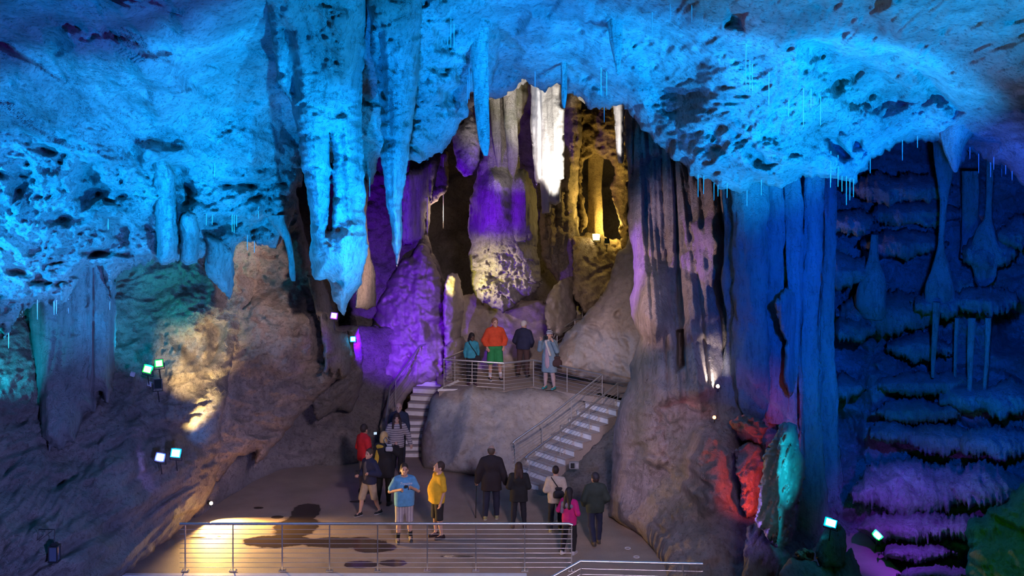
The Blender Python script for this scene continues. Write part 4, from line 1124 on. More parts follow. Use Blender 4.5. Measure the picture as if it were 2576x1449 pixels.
# floor: ground height gently uneven away from the edge
gx, gy = np.meshgrid(np.arange(-12, 8.01, 0.2), np.arange(24.45, 41.2, 0.2))
gz = 0.03 * fbm(gx * 0.4, 2.0, gy * 0.4, 3) * sst(24.6, 26, gy)
ny_, nx_ = gx.shape
iy, ix = np.meshgrid(np.arange(ny_ - 1), np.arange(nx_ - 1), indexing='ij')
q = iy * nx_ + ix
link = link_mesh('floor', np_mesh('floor', np.stack([gx, gy, gz], -1).reshape(-1, 3), np.stack([q, q + 1, q + nx_ + 1, q + nx_], -1).reshape(-1, 4)), M_FLOOR)
tag(link, kind='structure')
b = MB()
b.box((-5.6, 24.35, -0.25), (12.8, 0.2, 0.5))
tag(b.build('floor_slab', M_PAVE, smooth=False), kind='structure')
b = MB()
b.box((4.4, 22.0, -0.15), (7.2, 4.9, 0.3))
tag(b.build('floor_walkway', M_FLOOR, smooth=False), kind='structure')
b = MB()
b.box((-4.0, 24.36, 0.018), (8.6, 0.16, 0.036), bev=0.008)
tag(b.build('trim_edge', M_WHITEEDGE), kind='structure')
# thin white rings painted round the floor drains
for px, py, lb in ((1579, 1380, 'small round floor fitting nearer the fluted rock'), (1601, 1402, 'small round floor fitting nearer the lower railing')):
    b = MB()
    p = PZ(px, py, 0)
    b.tube([(0.06 * math.cos(a), 0.06 * math.sin(a), 0.008) for a in np.linspace(0, 2 * math.pi, 25)], 0.008, seg=6, caps=False)
    o = b.build('floor_ring', M_WHITEEDGE, loc=p)
    tag(o, lb, 'floor fitting')

# mound carrying the viewing platform
mass('platform_mound', [(1112, 968), (1150, 972), (1176, 972), (1190, 964), (1206, 974), (1270, 984), (1340, 974), (1400, 984), (1450, 992), (1500, 1010), (1530, 1040), (1545, 1080), (1545, 1230), (1350, 1250), (1290, 1214),
                        (1200, 1196), (1062, 1182), (1060, 1130), (1068, 1060), (1086, 1004)],
     [(1065, 1175, 32.0), (1200, 1195, 31.3), (1300, 1216, 30.9), (1350, 1240, 31.0), (1100, 985, 33.5), (1270, 985, 33.2), (1450, 1000, 32.9), (1200, 1080, 31.9), (1540, 1100, 32.8), (1450, 1120, 32.3)], M_MOUND,
     lambda X, Z: 0.8 * pocked(0.14, 1.3, 91.0)(X, Z), step=3, edge=(3, 40), lip=(26, 0.5), back=0.5, kind='structure', seed=44.0,
     bumps=[([(1160, 980), (1190, 962), (1214, 985), (1210, 1050), (1170, 1160), (1130, 1170)], 0.25, 30)])
bpy.data.objects['platform_mound'].name = 'floor_mound'

PT = 1.84     # platform height
def up(px, py, z=PT):
    p = PZ(px, py, z)
    return (p.x, p.y)
plat = [up(1104, 984), up(1270, 984), up(1342, 972), up(1440, 990), (2.45, 32.55), (3.28, 31.95), (3.9, 32.4), (4.4, 34.5), (3.5, 38.5), (-2.6, 38.5), up(1100, 952), up(1150, 962)]
bm = bmesh.new()
lo_, hi_ = [bm.verts.new((x, y, PT - 0.16)) for x, y in plat], [bm.verts.new((x, y, PT)) for x, y in plat]
bm.faces.new(lo_[::-1])
bm.faces.new(hi_)
for k in range(len(plat)):
    j = (k + 1) % len(plat)
    bm.faces.new((lo_[k], lo_[j], hi_[j], hi_[k]))
bmesh.ops.triangulate(bm, faces=bm.faces[:])
bmesh.ops.recalc_face_normals(bm, faces=bm.faces[:])
me = bpy.data.meshes.new('floor_platform')
bm.to_mesh(me)
bm.free()
tag(link_mesh('floor_platform', me, M_PAVE), kind='structure')
b = MB()
e = [Vector((*up(1152, 960), PT)), Vector((*up(1104, 983), PT)), Vector((*up(1176, 984), PT))]
b.tube([v + Vector((0, 0, 0.012)) for v in e], 0.045, seg=8)
tag(b.build('trim_platform', M_WHITEEDGE), kind='structure')


def railing(name, label, top, post_at, post_h, ncab, first, gap, r_top=0.028, plates=False, drop_end=None, group=None, cab_r=0.005, closed_start=None):
    """top: 3D polyline of the tube; post_at: positions along it as (segment, t[, height]); cables run parallel below"""
    top = [Vector(p) for p in top]
    base = Vector((top[0].x, top[0].y, top[0].z - post_h))
    root = empty(name, base, label, 'railing', group)
    loc = lambda v: Vector(v) - base
    b = MB()
    pts = list(top)
    if drop_end:
        d = (top[-1] - top[-2]).normalized()
        pts = pts[:-1] + [top[-1] - d * 0.08, top[-1] + Vector((0, 0, -0.02)), top[-1] + Vector((0, 0, -drop_end)) - d * 0.02]
    b.tube([loc(p) for p in pts], r_top, seg=12)
    b.build('top_rail', M_STEEL, root)
    for seg, t, *h in post_at:
        q = top[seg].lerp(top[seg + 1], t)
        hh = h[0] if h else post_h
        b = MB()
        b.box(loc(q) + Vector((0, 0, -hh / 2 - 0.005)), (0.022, 0.034, hh - 0.02), bev=0.003)
        po = b.build('post', M_STEEL, root)
        if plates:
            b = MB()
            b.box(loc(q) + Vector((0, 0, -hh + 0.012)), (0.15, 0.12, 0.02), bev=0.004)
            for sx in (-1, 1):
                for sy in (-1, 1):
                    b.tube([loc(q) + Vector((sx * 0.055, sy * 0.04, -hh + 0.02)), loc(q) + Vector((sx * 0.055, sy * 0.04, -hh + 0.04))], 0.01, seg=6)
            b.build('base_plate', M_STEEL, po)
    for k in range(ncab):
        b = MB()
        dz = Vector((0, 0, -(first + gap * k)))
        b.tube([loc(p) + dz for p in top], cab_r, seg=6)
        b.build('cable', M_CABLE, root)
    return root


# front railing along the floor edge
fy = 24.62
tops = [P(452, 1311, fy), P(1440, 1317, fy)]
z0 = 0.985
tops = [Vector((v.x, fy, z0)) for v in tops]
def tpos(px):
    return (0, (px - 452) / (1440 - 452))
railing('cable_railing', 'long steel cable railing along the front edge of the floor', tops, [tpos(x) for x in (466, 586, 710, 829, 950, 1075, 1197, 1320, 1438)], 0.98, 9, 0.115, 0.098, plates=True, drop_end=0.09)
# lower railing nearest the viewer
ly = 21.0
lt_ = [P(1330, 1484, ly - 0.4), P(1460, 1412, ly), P(1768, 1419, ly)]
railing('cable_railing', 'steel railing at the bottom, sloping down into the picture edge', lt_, [(0, 0.15), (1, 0.005), (1, 0.84)], 1.30, 6, 0.13, 0.10, r_top=0.026)
# viewing platform railing with the flight going down to the right
pr = [P(1166, 883, 35.0), P(1117, 904, 33.8), P(1268, 914, 33.55), P(1342, 906, 34.1), P(1515, 942, 32.55), P(1372, 1056, 31.75), P(1290, 1112, 31.2)]
railing('cable_railing', 'railing around the viewing platform, running on down the right-hand steps', pr, [(0, 0.45, 0.83), (1, 0.0, 0.84), (1, 0.47, 0.8), (2, 0.0, 0.78), (3, 0.0, 0.8), (3, 0.5, 0.8), (4, 0.0, 0.9), (4, 0.55, 1.0), (5, 0.1, 0.98), (5, 0.92, 0.9)], 0.84, 7, 0.10, 0.10,
        drop_end=0.08)
sr = [P(1600, 962, 32.6), P(1554, 965, 32.25), P(1482, 1024, 31.65), P(1409, 1084, 31.05), P(1322, 1150, 30.3)]
railing('cable_railing', 'outer railing of the right-hand steps, starting against the fluted rock', sr, [(1, 0.0, 0.92), (2, 0.0, 0.92), (3, 0.0, 0.92), (3, 0.9, 0.86)], 0.92, 8, 0.10, 0.095, drop_end=0.08)
lr = [P(1116, 857, 36.4), P(1057, 870, 35.6), P(981, 973, 33.9), P(970, 1058, 33.2)]
railing('cable_railing', 'railing of the far steps below the purple stalagmites', lr, [(0, 0.2, 0.95), (1, 0.0, 0.95), (1, 0.82, 1.0), (2, 0.1, 0.9)], 0.95, 7, 0.10, 0.10)
rr_ = [P(1480, 800, 37.6), P(1446, 804, 37.2), P(1399, 836, 36.6), P(1392, 850, 36.5)]
railing('cable_railing', 'short railing climbing behind the huge smooth boulder', rr_, [(1, 0.0, 0.9), (1, 0.95, 0.9)], 0.9, 4, 0.15, 0.15)
rb = [P(1490, 784, 38.6), P(1462, 777, 38.4)]
railing('cable_railing', 'tiny piece of railing seen above the sloping boulder', rb, [(0, 0.9, 0.8)], 0.8, 4, 0.15, 0.15, r_top=0.025)


def stairs(name, label, start, u, w, n, rise, tread, width, z0, mats, zfoot=0.0, nosing=True):
    """start: near corner at the foot; u climbing direction, w width direction; each step keeps a riser and a tread"""
    u, w = Vector((*u, 0)).normalized(), Vector((*w, 0)).normalized()
    s0 = Vector((start[0], start[1], z0))
    root = empty(name, s0, label, 'stairs')
    # body under the treads
    b = MB()
    prof = [Vector((0, 0, -z0 + zfoot))]
    for k in range(n):
        prof += [u * (tread * k) + Vector((0, 0, rise * k)), u * (tread * k) + Vector((0, 0, rise * (k + 1) - 0.03))]
    prof += [u * (tread * n) + Vector((0, 0, rise * n - 0.03)), u * (tread * n) + Vector((0, 0, -z0 + zfoot))]
    base = len(b.V)
    m = len(prof)
    for off in (Vector(), w * width):
        for p_ in prof:
            b.V.append(p_ + off)
    for k in range(m):
        b.F4.append((k, (k + 1) % m, m + (k + 1) % m, m + k))
    bm = bmesh.new()
    vs = [bm.verts.new(v) for v in b.V]
    for f in b.F4:
        bm.faces.new([vs[i] for i in f])
    bm.faces.new(vs[:m]); bm.faces.new(vs[m:][::-1])
    bmesh.ops.recalc_face_normals(bm, faces=bm.faces)
    me = bpy.data.meshes.new('stair_body')
    bm.to_mesh(me); bm.free()
    link_mesh('stair_body', me, mats[0], root)
    rot = Matrix((u, w, Vector((0, 0, 1)))).transposed()
    for k in range(n):
        b = MB()
        b.box(u * (tread * k - 0.006) + w * (width / 2) + Vector((0, 0, rise * (k + 0.45))), (0.012, width * 0.97, rise * 0.78), rot)
        b.build('riser', mats[1], root, smooth=False)
        b = MB()
        b.box(u * (tread * (k + 0.5) - 0.012) + w * (width / 2) + Vector((0, 0, rise * (k + 1) - 0.015)), (tread + 0.03, width, 0.03), rot, bev=0.004)
        t_ = b.build('tread', mats[0], root)
        if nosing:
            b = MB()
            b.box(u * (tread * k + 0.02) + w * (width / 2) + Vector((0, 0, rise * (k + 1) + 0.003)), (0.06, width * 0.98, 0.006), rot)
            b.build('nosing', M_NOSE, t_, smooth=False)
    return root


# right-hand flight
su = Vector((0.78, 0.62))
sw = Vector((-0.62, 0.78))
stairs('staircase', 'white-risered steps climbing right to the viewing platform', (0.68, 30.15), su, sw, 11, PT / 11, 0.30, 1.25, 0.0, (M_STEP, M_RISER))
mass('stair_rock', [(1330, 1236), (1380, 1222), (1430, 1180), (1480, 1136), (1530, 1086), (1556, 1060), (1566, 1080), (1560, 1200), (1545, 1330), (1490, 1300), (1440, 1262), (1390, 1250), (1340, 1262)],
     [(1340, 1240, 29.9), (1440, 1180, 30.6), (1550, 1070, 31.3), (1540, 1310, 28.2), (1440, 1262, 29.5), (1490, 1200, 30.3)], M_WALL, pocked(0.12, 0.6, 92.0), step=3, edge=(4, 20), lip=(20, 0.3), back=0.3, kind='structure', seed=45.0)
bpy.data.objects['stair_rock'].name = 'wall_under_steps'
# far flight on the left: lower part, landing, upper part
lx = P(985, 1150, 33.4)
stairs('staircase', 'lower flight of the far steps, behind the visitors', (lx.x, 33.35), (0.0, 1.0), (1, 0), 6, 0.85 / 6, 0.16, 1.0, 0.0, (M_STEP, M_RISER), nosing=True)
b = MB()
b.box((lx.x + 0.62, 34.31 + 0.35, 0.80), (1.5, 0.72, 0.1))
tag(b.build('floor_landing', M_PAVE, smooth=False), kind='structure')
stairs('staircase', 'upper flight of the far steps in purple light', (P(1018, 1030, 34.6).x, 34.75), (0.22, 0.97), (0.97, -0.22), 6, 0.99 / 6, 0.24, 1.5, 0.85, (M_STEP, M_RISER), zfoot=0.0)
# sloping kerb beside the far steps
mass('stair_kerb', [(955, 1070), (975, 1000), (1000, 960), (1050, 890), (1068, 880), (1130, 905), (1125, 940), (1066, 946), (1016, 1010), (1004, 1060), (1000, 1140), (960, 1150)],
     [(975, 1050, 33.9), (1060, 900, 36.1), (1130, 920, 36.6), (1010, 1010, 34.8), (980, 1140, 33.6)], M_SMOOTH, pocked(0.06, 0.6, 93.0), step=3, edge=(2, 20), lip=(14, 0.25), back=0.3, kind='structure', seed=46.0)
bpy.data.objects['stair_kerb'].name = 'wall_stair_kerb'
# fitting box on the side of the right-hand steps
r_ = empty('junction_box', P(1444, 1170, 29.95), 'small grey box with a dark recess on the side of the right-hand steps', 'junction box')
b = MB(); b.box((0, 0, 0), (0.24, 0.12, 0.17), bev=0.01); b.build('case', plain('grey_box', (0.35, 0.33, 0.32), 0.6), r_)
b = MB(); b.box((-0.04, -0.062, 0), (0.10, 0.01, 0.13), bev=0.002); b.build('recess', M_BLACK, r_)  # black plate colours the recess dark; there is no hollow
b = MB(); b.box((0.075, -0.062, 0), (0.05, 0.008, 0.1), bev=0.002); b.build('cover', plain('pale_cover', (0.5, 0.48, 0.46), 0.6), r_)
# loudspeaker on its stand and stone blocks behind it
sp_ = empty('loudspeaker', PZ(942, 1106, 0), 'black loudspeaker box on a short stand beneath the purple wall', 'loudspeaker')
b = MB(); b.box((0, 0, 0.78), (0.26, 0.26, 0.58), bev=0.015); b.build('cabinet', M_BLACK, sp_)
b = MB(); b.box((0, -0.135, 0.78), (0.22, 0.012, 0.53), bev=0.004); b.build('grille', plain('grille', (0.03, 0.03, 0.032), 0.7), sp_)
b = MB(); b.tube([(0, 0, 0.03), (0, 0, 0.5)], 0.025); b.box((0, 0, 0.012), (0.36, 0.36, 0.024), bev=0.005); b.build('stand', M_BLACK, sp_)
for px, py, w, h, lb in ((938, 1046, 0.30, 0.75, 'tall purple lit stone block behind the loudspeaker'), (962, 1048, 0.28, 0.36, 'low purple lit stone block beside the taller block'), (915, 1050, 0.26, 0.3, 'low dark stone block beside the recess pillar')):
    b = MB(); b.box((0, 0, h / 2), (w, 0.4, h), bev=0.04)
    tag(b.build('stone_block', M_SMOOTH, loc=PZ(px, py, 0)), lb, 'stone block')

# ------------------------------------------------------------------ people: bodies and clothes grown as smooth blended solids
def surface_nets(f, lo, h):
    """f: sampled field (negative inside) -> vertices, quads"""
    s = f < 0
    nx, ny, nz = f.shape
    acc = np.zeros((nx - 1, ny - 1, nz - 1, 3), np.float32)
    cnt = np.zeros((nx - 1, ny - 1, nz - 1), np.float32)
    for ax in range(3):
        sl0 = [slice(None)] * 3
        sl1 = [slice(None)] * 3
        sl0[ax] = slice(0, -1)
        sl1[ax] = slice(1, None)
        a, b_ = f[tuple(sl0)], f[tuple(sl1)]
        cr = (a < 0) != (b_ < 0)
        t = np.where(cr, a / (a - b_ + 1e-12), 0)
        o1, o2 = [k for k in range(3) if k != ax]
        for d1 in (0, 1):
            for d2 in (0, 1):
                sl = [slice(None)] * 3
                sl[o1] = slice(d1, f.shape[o1] - 1 + d1)
                sl[o2] = slice(d2, f.shape[o2] - 1 + d2)
                c_, t_ = cr[tuple(sl)], t[tuple(sl)]
                cnt += c_
                acc[..., ax] += np.where(c_, t_, 0)
                acc[..., o1] += np.where(c_, d1, 0)
                acc[..., o2] += np.where(c_, d2, 0)
    m = cnt > 0
    idx = np.full(cnt.shape, -1, int)
    idx[m] = np.arange(int(m.sum()))
    ii = np.argwhere(m)
    V = (ii + acc[m] / cnt[m][:, None]) * h + np.array(lo)
    Q = []
    for ax in range(3):
        o1, o2 = [(1, 2), (2, 0), (0, 1)][ax]
        sl0 = [slice(1, -1)] * 3
        sl1 = [slice(1, -1)] * 3
        sl0[ax] = slice(0, f.shape[ax] - 1)
        sl1[ax] = slice(1, f.shape[ax])
        cr = s[tuple(sl0)] != s[tuple(sl1)]
        pts = np.argwhere(cr)
        if not len(pts):
            continue
        off = np.ones(3, int)
        off[ax] = 0
        pts = pts + off
        flip = s[pts[:, 0], pts[:, 1], pts[:, 2]]
        e1, e2 = np.zeros(3, int), np.zeros(3, int)
        e1[o1] = 1
        e2[o2] = 1
        def g(p):
            return idx[p[:, 0], p[:, 1], p[:, 2]]
        a, b_, c, d = g(pts - e1 - e2), g(pts - e2), g(pts), g(pts - e1)
        q = np.stack([a, b_, c, d], -1)
        q[~flip] = q[~flip][:, ::-1]
        Q.append(q)
    Q = np.concatenate(Q)
    return V, Q[(Q >= 0).all(1)]


class Solid:
    """smooth union of round cones and ellipsoids, trimmed by half spaces"""
    def __init__(self):
        self.p, self.cuts, self.subs = [], [], []

    def cone(self, a, b, ra, rb, k=0.03):
        self.p.append(('c', np.array(a, float), np.array(b, float), ra, rb, k)); return self

    def ell(self, c, r, k=0.03, rot=None):
        self.p.append(('e', np.array(c, float), np.array(r, float), rot, None, k)); return self

    def cut(self, point, normal):
        """drop what lies on the normal's side"""
        n = np.array(normal, float)
        self.cuts.append((np.array(point, float), n / np.linalg.norm(n))); return self

    def sub(self, c, r):
        self.subs.append((np.array(c, float), np.array(r, float))); return self

    def mesh(self, h):
        lo, hi = np.full(3, 1e9), np.full(3, -1e9)
        for q in self.p:
            if q[0] == 'c':
                r = max(q[3], q[4])
                lo = np.minimum(lo, np.minimum(q[1], q[2]) - r); hi = np.maximum(hi, np.maximum(q[1], q[2]) + r)
            else:
                r = q[2].max()
                lo = np.minimum(lo, q[1] - r); hi = np.maximum(hi, q[1] + r)
        lo, hi = lo - 3 * h, hi + 3 * h
        n = np.ceil((hi - lo) / h).astype(int) + 1
        X, Y, Z = np.meshgrid(*[lo[i] + h * np.arange(n[i]) for i in range(3)], indexing='ij')
        X, Y, Z = [a.astype(np.float32) for a in (X, Y, Z)]
        f = np.full(X.shape, 1.0, np.float32)
        for q in self.p:
            if q[0] == 'c':
                _, a, b_, ra, rb, k = q
                d = b_ - a
                L = float(d @ d) + 1e-9
                t = np.clip(((X - a[0]) * d[0] + (Y - a[1]) * d[1] + (Z - a[2]) * d[2]) / L, 0, 1)
                g = np.sqrt((X - a[0] - t * d[0]) ** 2 + (Y - a[1] - t * d[1]) ** 2 + (Z - a[2] - t * d[2]) ** 2) - (ra + (rb - ra) * t)
            else:
                _, c, r, rot, _, k = q
                x, y, z = X - c[0], Y - c[1], Z - c[2]
                if rot is not None:
                    M = np.array(rot.transposed() if hasattr(rot, 'transposed') else rot)
                    x, y, z = [M[i, 0] * x + M[i, 1] * y + M[i, 2] * z for i in range(3)]
                k0 = np.sqrt((x / r[0]) ** 2 + (y / r[1]) ** 2 + (z / r[2]) ** 2)
                k1 = np.sqrt((x / r[0] ** 2) ** 2 + (y / r[1] ** 2) ** 2 + (z / r[2] ** 2) ** 2) + 1e-6
                g = k0 * (k0 - 1) / k1
            hh = np.clip(0.5 + 0.5 * (f - g) / k, 0, 1)
            f = f * (1 - hh) + g * hh - k * hh * (1 - hh)
        for p0, n0 in self.cuts:
            f = np.maximum(f, (X - p0[0]) * n0[0] + (Y - p0[1]) * n0[1] + (Z - p0[2]) * n0[2])
        for c, r in self.subs:
            f = np.maximum(f, -((np.sqrt(((X - c[0]) / r[0]) ** 2 + ((Y - c[1]) / r[1]) ** 2 + ((Z - c[2]) / r[2]) ** 2) - 1) * r.min()))
        return surface_nets(f, lo, h)


_cloth = {}
def cloth(col, rough=0.85, stripes=None, var=0.12):
    key = (tuple(col), stripes)
    if key not in _cloth:
        _cloth[key] = plain('cloth_%d' % len(_cloth), col, rough, var=var, vscale=14, bump=0.25, stripes=stripes)
    return _cloth[key]


def skin(col):
    return cloth(col, 0.55, None, 0.06)


FAIR, TAN, BROWN = (0.56, 0.33, 0.24), (0.48, 0.27, 0.18), (0.10, 0.055, 0.04)
SHOE_SOLE = (0.55, 0.53, 0.5)


def person(label, px, py, ptop, z0, face, sk, arms, legs=None, top=None, bottom=None, shoes=None, hair=None, head=(0, 0), lean=(0, 0), belly=0.0, wide=1.0, grip=(False, False), facefeat=True):
    """px, py: feet; ptop: crown of the head in the photograph; face: turn of the body (0 = towards the viewer, + = towards the viewer's right side)
    arms: for -x and +x side (elbow, wrist) offsets from the shoulder at 1.75 m; legs: (knee, ankle) offsets from the hip joint"""
    foot = PZ(px, py, z0)
    H = HC - (ptop - CY) * foot.y / FPX - z0
    S = H / 1.75
    root = empty('person', foot, label, 'person', 'visitors in the cave', rz=R(face))
    legs = legs or [((-0.015, -0.02, -0.43), (-0.02, 0.02, -0.83)), ((0.015, -0.02, -0.43), (0.02, 0.02, -0.83))]
    HZ = 0.915
    A = lambda v: np.array(v, float)
    shw = 0.165 * wide
    lx_, ly_ = lean
    def bend(z):   # the trunk leans from the hips upwards
        return A((lx_ * max(0, (z - HZ)) / 0.55, ly_ * max(0, (z - HZ)) / 0.55, 0))
    sh = [A((s * shw, 0.01, 1.385)) + bend(1.385) for s in (-1, 1)]
    el = [sh[i] + A(arms[i][0]) for i in (0, 1)]
    wr = [sh[i] + A(arms[i][1]) for i in (0, 1)]
    hp = [A((s * 0.092 * (0.5 + 0.5 * wide), 0, HZ)) for s in (-1, 1)]
    kn = [hp[i] + A(legs[i][0]) for i in (0, 1)]
    an = [hp[i] + A(legs[i][1]) for i in (0, 1)]
    low = min(an[0][2], an[1][2]) - 0.085
    for a in hp + kn + an + sh + el + wr:
        a[2] -= low
    dz = A((0, 0, -low))
    nb = bend(1.5)
    hc = A((0, -0.01, 1.613)) + bend(1.62) + dz
    hr = Matrix.Rotation(R(head[0]), 3, 'Z') @ Matrix.Rotation(R(-head[1]), 3, 'X')
    Hd = lambda v: A(hc + np.array(hr @ (Vector(v) * 1.1)))

    def trunk(s, g=0.0, k=0.05):
        s.ell(A((0, 0.005, 0.95)) + dz, (0.165 * wide + g, 0.12 + g, 0.13 + g), k)
        s.ell(A((0, 0, 1.12)) + bend(1.12) + dz, (0.150 * wide + g, 0.108 + g, 0.15 + g), k)
        s.ell(A((0, 0.005, 1.30)) + bend(1.30) + dz, (0.172 * wide + g, 0.122 + g, 0.16 + g), k)
        s.cone(A((-0.115 * wide, 0.01, 1.385)) + bend(1.385) + dz, A((0.115 * wide, 0.01, 1.385)) + bend(1.385) + dz, 0.058 + g, 0.058 + g, k)
        for sx in (-1, 1):
            s.cone(A((0, 0.02, 1.46)) + bend(1.46) + dz, A((sx * 0.12 * wide, 0.015, 1.395)) + bend(1.395) + dz, 0.05 + g, 0.05 + g, k)
        if belly:
            s.ell(A((0, -0.03 - belly * 0.5, 1.10)) + bend(1.08) + dz, (0.155 * wide + g, 0.10 + belly * 0.8 + g, 0.21 + g), 0.10)
        return s

    def arm(s, i, g=0.0, upto=1.0, k=0.02):
        if upto >= 1:
            s.cone(sh[i], el[i], 0.054 + g, 0.043 + g, 0.04)
        else:
            s.cone(sh[i], sh[i] + (el[i] - sh[i]) * upto, 0.056 + g, 0.05 + g, 0.04)
        if upto > 1:
            f_ = upto - 1
            s.cone(el[i], el[i] + (wr[i] - el[i]) * f_, 0.043 + g, 0.043 + g - 0.012 * f_, k)
        return s

    def leg(s, i, g=0.0, upto=2.0, k=0.03, flare=0.0):
        if upto >= 1:
            s.cone(hp[i], kn[i], 0.088 + g, 0.060 + g, 0.05)
        else:
            s.cone(hp[i], hp[i] + (kn[i] - hp[i]) * upto, 0.088 + g, 0.088 - 0.028 * upto + g + flare, 0.05)
        if upto > 1:
            f_ = upto - 1
            d = an[i] - kn[i]
            s.cone(kn[i], kn[i] + d * f_, 0.058 + g, 0.058 - 0.018 * f_ + g, k)
            if f_ > 0.6:
                s.ell(kn[i] + d * 0.33 + A((0, 0.018, 0)), (0.05 + g, 0.05 + g, 0.13), 0.04)
        return s

    # --- the body, one continuous skin
    B = Solid()
    trunk(B, -0.006)
    for i in (0, 1):
        arm(B, i, -0.004, 2.0)
        leg(B, i, -0.006, 2.0)
        d = wr[i] - el[i]
        d = d / (np.linalg.norm(d) + 1e-9)
        B.cone(wr[i], wr[i] + d * 0.075, 0.028, 0.033, 0.02)
        B.cone(an[i], an[i] + A((0, -0.13, -0.045)), 0.035, 0.03, 0.03)
    B.cone(A((0, 0.015, 1.44)) + nb + dz, hc + A((0, 0.02, -0.06)), 0.06, 0.055, 0.04)
    B.ell(Hd((0, 0.015, 0.025)), (0.0836, 0.1056, 0.1100), 0.02, hr)
    B.ell(Hd((0, -0.025, -0.045)), (0.0638, 0.0748, 0.0748), 0.03, hr)
    B.ell(Hd((0, -0.095, -0.012)), (0.0154, 0.0242, 0.0286), 0.012, hr)
    B.ell(Hd((0, -0.078, 0.028)), (0.0495, 0.0176, 0.0154), 0.015, hr)
    B.ell(Hd((0, -0.075, -0.088)), (0.0286, 0.0220, 0.0220), 0.015, hr)
    for s in (-1, 1):
        B.ell(Hd((s * 0.076, 0.02, -0.01)), (0.0145, 0.0290, 0.0411), 0.008, hr)
    V, Q = B.mesh(0.0135)
    base = len(V)
    fb = MB()
    for i in (0, 1):
        d = Vector(wr[i] - el[i]).normalized()
        side = d.cross(Vector((0, 1, 0.2)))
        if side.length < 0.2:
            side = d.cross(Vector((0, 0, 1)))
        side.normalize()
        nrm = d.cross(side).normalized()
        if nrm.y > 0:
            nrm = -nrm
        pc = Vector(wr[i]) + d * 0.085
        curl = 0.95 if grip[i] else 0.35
        for j, (o_, l_) in enumerate(((-0.027, 0.066), (-0.009, 0.076), (0.009, 0.072), (0.026, 0.056))):
            p0 = pc + side * o_
            d1 = (d * math.cos(curl * 0.6) + nrm * math.sin(curl * 0.6)).normalized()
            d2 = (d * math.cos(curl * 1.7) + nrm * math.sin(curl * 1.7)).normalized()
            fb.tube([p0 - d * 0.02, p0 + d1 * l_ * 0.5, p0 + d1 * l_ * 0.5 + d2 * l_ * 0.5], 0.008, seg=6, radii=[0.0095, 0.0085, 0.007])
        th = -side if i == 0 else side
        p0 = Vector(wr[i]) + d * 0.03 + th * 0.022
        fb.tube([p0, p0 + (d * 0.5 + th * 0.7 + nrm * 0.3).normalized() * 0.035, p0 + (d * 0.5 + th * 0.7 + nrm * 0.3).normalized() * 0.035 + (d * 0.9 + nrm * 0.4).normalized() * 0.032], 0.009, seg=6, radii=[0.012, 0.0105, 0.008])
    FV = np.array([tuple(v) for v in fb.V])
    me = np_mesh('body', np.concatenate([V, FV]) * S, np.concatenate([Q, np.array(fb.F4) + base]), np.array(fb.F3) + base)
    link_mesh('body', me, skin(sk), root)

    def part(name, sol, mat, h=0.014, parent=None):
        v, q = sol.mesh(h)
        return link_mesh(name, np_mesh(name, v * S, q), mat, parent or root)
    def add(name, mb, mat, smooth=True):
        mb.V = [Vector(v) * S for v in mb.V]
        return mb.build(name, mat, root, smooth)

    # --- trousers or shorts
    if bottom:
        s = Solid()
        s.ell(A((0, 0.005, 0.95)) + dz, (0.168 * wide + 0.008, 0.125 + 0.008 + belly * 0.2, 0.12), 0.04)
        ln = bottom.get('len', 1.95)
        for i in (0, 1):
            leg(s, i, bottom.get('g', 0.012), ln, flare=bottom.get('flare', 0.0))
            e = hp[i] + (kn[i] - hp[i]) * ln if ln < 1 else kn[i] + (an[i] - kn[i]) * (ln - 1)
        s.cut((0, 0, min((kn[i] + (an[i] - kn[i]) * max(0, ln - 1) if ln >= 1 else hp[i] + (kn[i] - hp[i]) * ln)[2] for i in (0, 1)) - 0.015), (0, 0, -1))
        s.cut((0, 0, 1.06 + dz[2]), (0, 0, 1))
        part(bottom.get('name', 'trousers'), s, cloth(bottom['col'], stripes=bottom.get('stripes')))
    if shoes:
        for i in (0, 1):
            s = Solid()
            t = A((0.12 * (-1 if i == 0 else 1) * 0.25, -1, 0))
            t = t / np.linalg.norm(t)
            a0 = an[i]
            fz = a0[2] - 0.085
            s.cone((a0[0], a0[1] + 0.035, fz + 0.045), A((a0[0], a0[1], fz + 0.035)) + t * 0.155, 0.042, 0.036, 0.02)
            s.cone(a0 + A((0, 0.01, 0.005)), A((a0[0], a0[1], fz + 0.05)) + t * 0.06, 0.045, 0.038, 0.03)
            s.cut((0, 0, fz + 0.004), (0, 0, -1))
            s.cut((0, 0, fz + shoes.get('high', 0.115)), (0, 0, 1))
            sho = part('shoe', s, cloth(shoes['col'], 0.6), 0.012)
            m = Solid()
            m.cone((a0[0], a0[1] + 0.035, fz + 0.02), A((a0[0], a0[1], fz + 0.02)) + t * 0.155, 0.046, 0.041, 0.02)
            m.cut((0, 0, fz), (0, 0, -1)).cut((0, 0, fz + 0.024), (0, 0, 1))
            part('sole', m, cloth(shoes.get('sole', (0.05, 0.05, 0.05))), 0.012, sho)
            if 'sock' in shoes:
                k_ = Solid()
                k_.cone(an[i], an[i] + (kn[i] - an[i]) * shoes.get('sockh', 0.3), 0.044, 0.05, 0.02)
                part('sock', k_, cloth(shoes['sock']), 0.012)
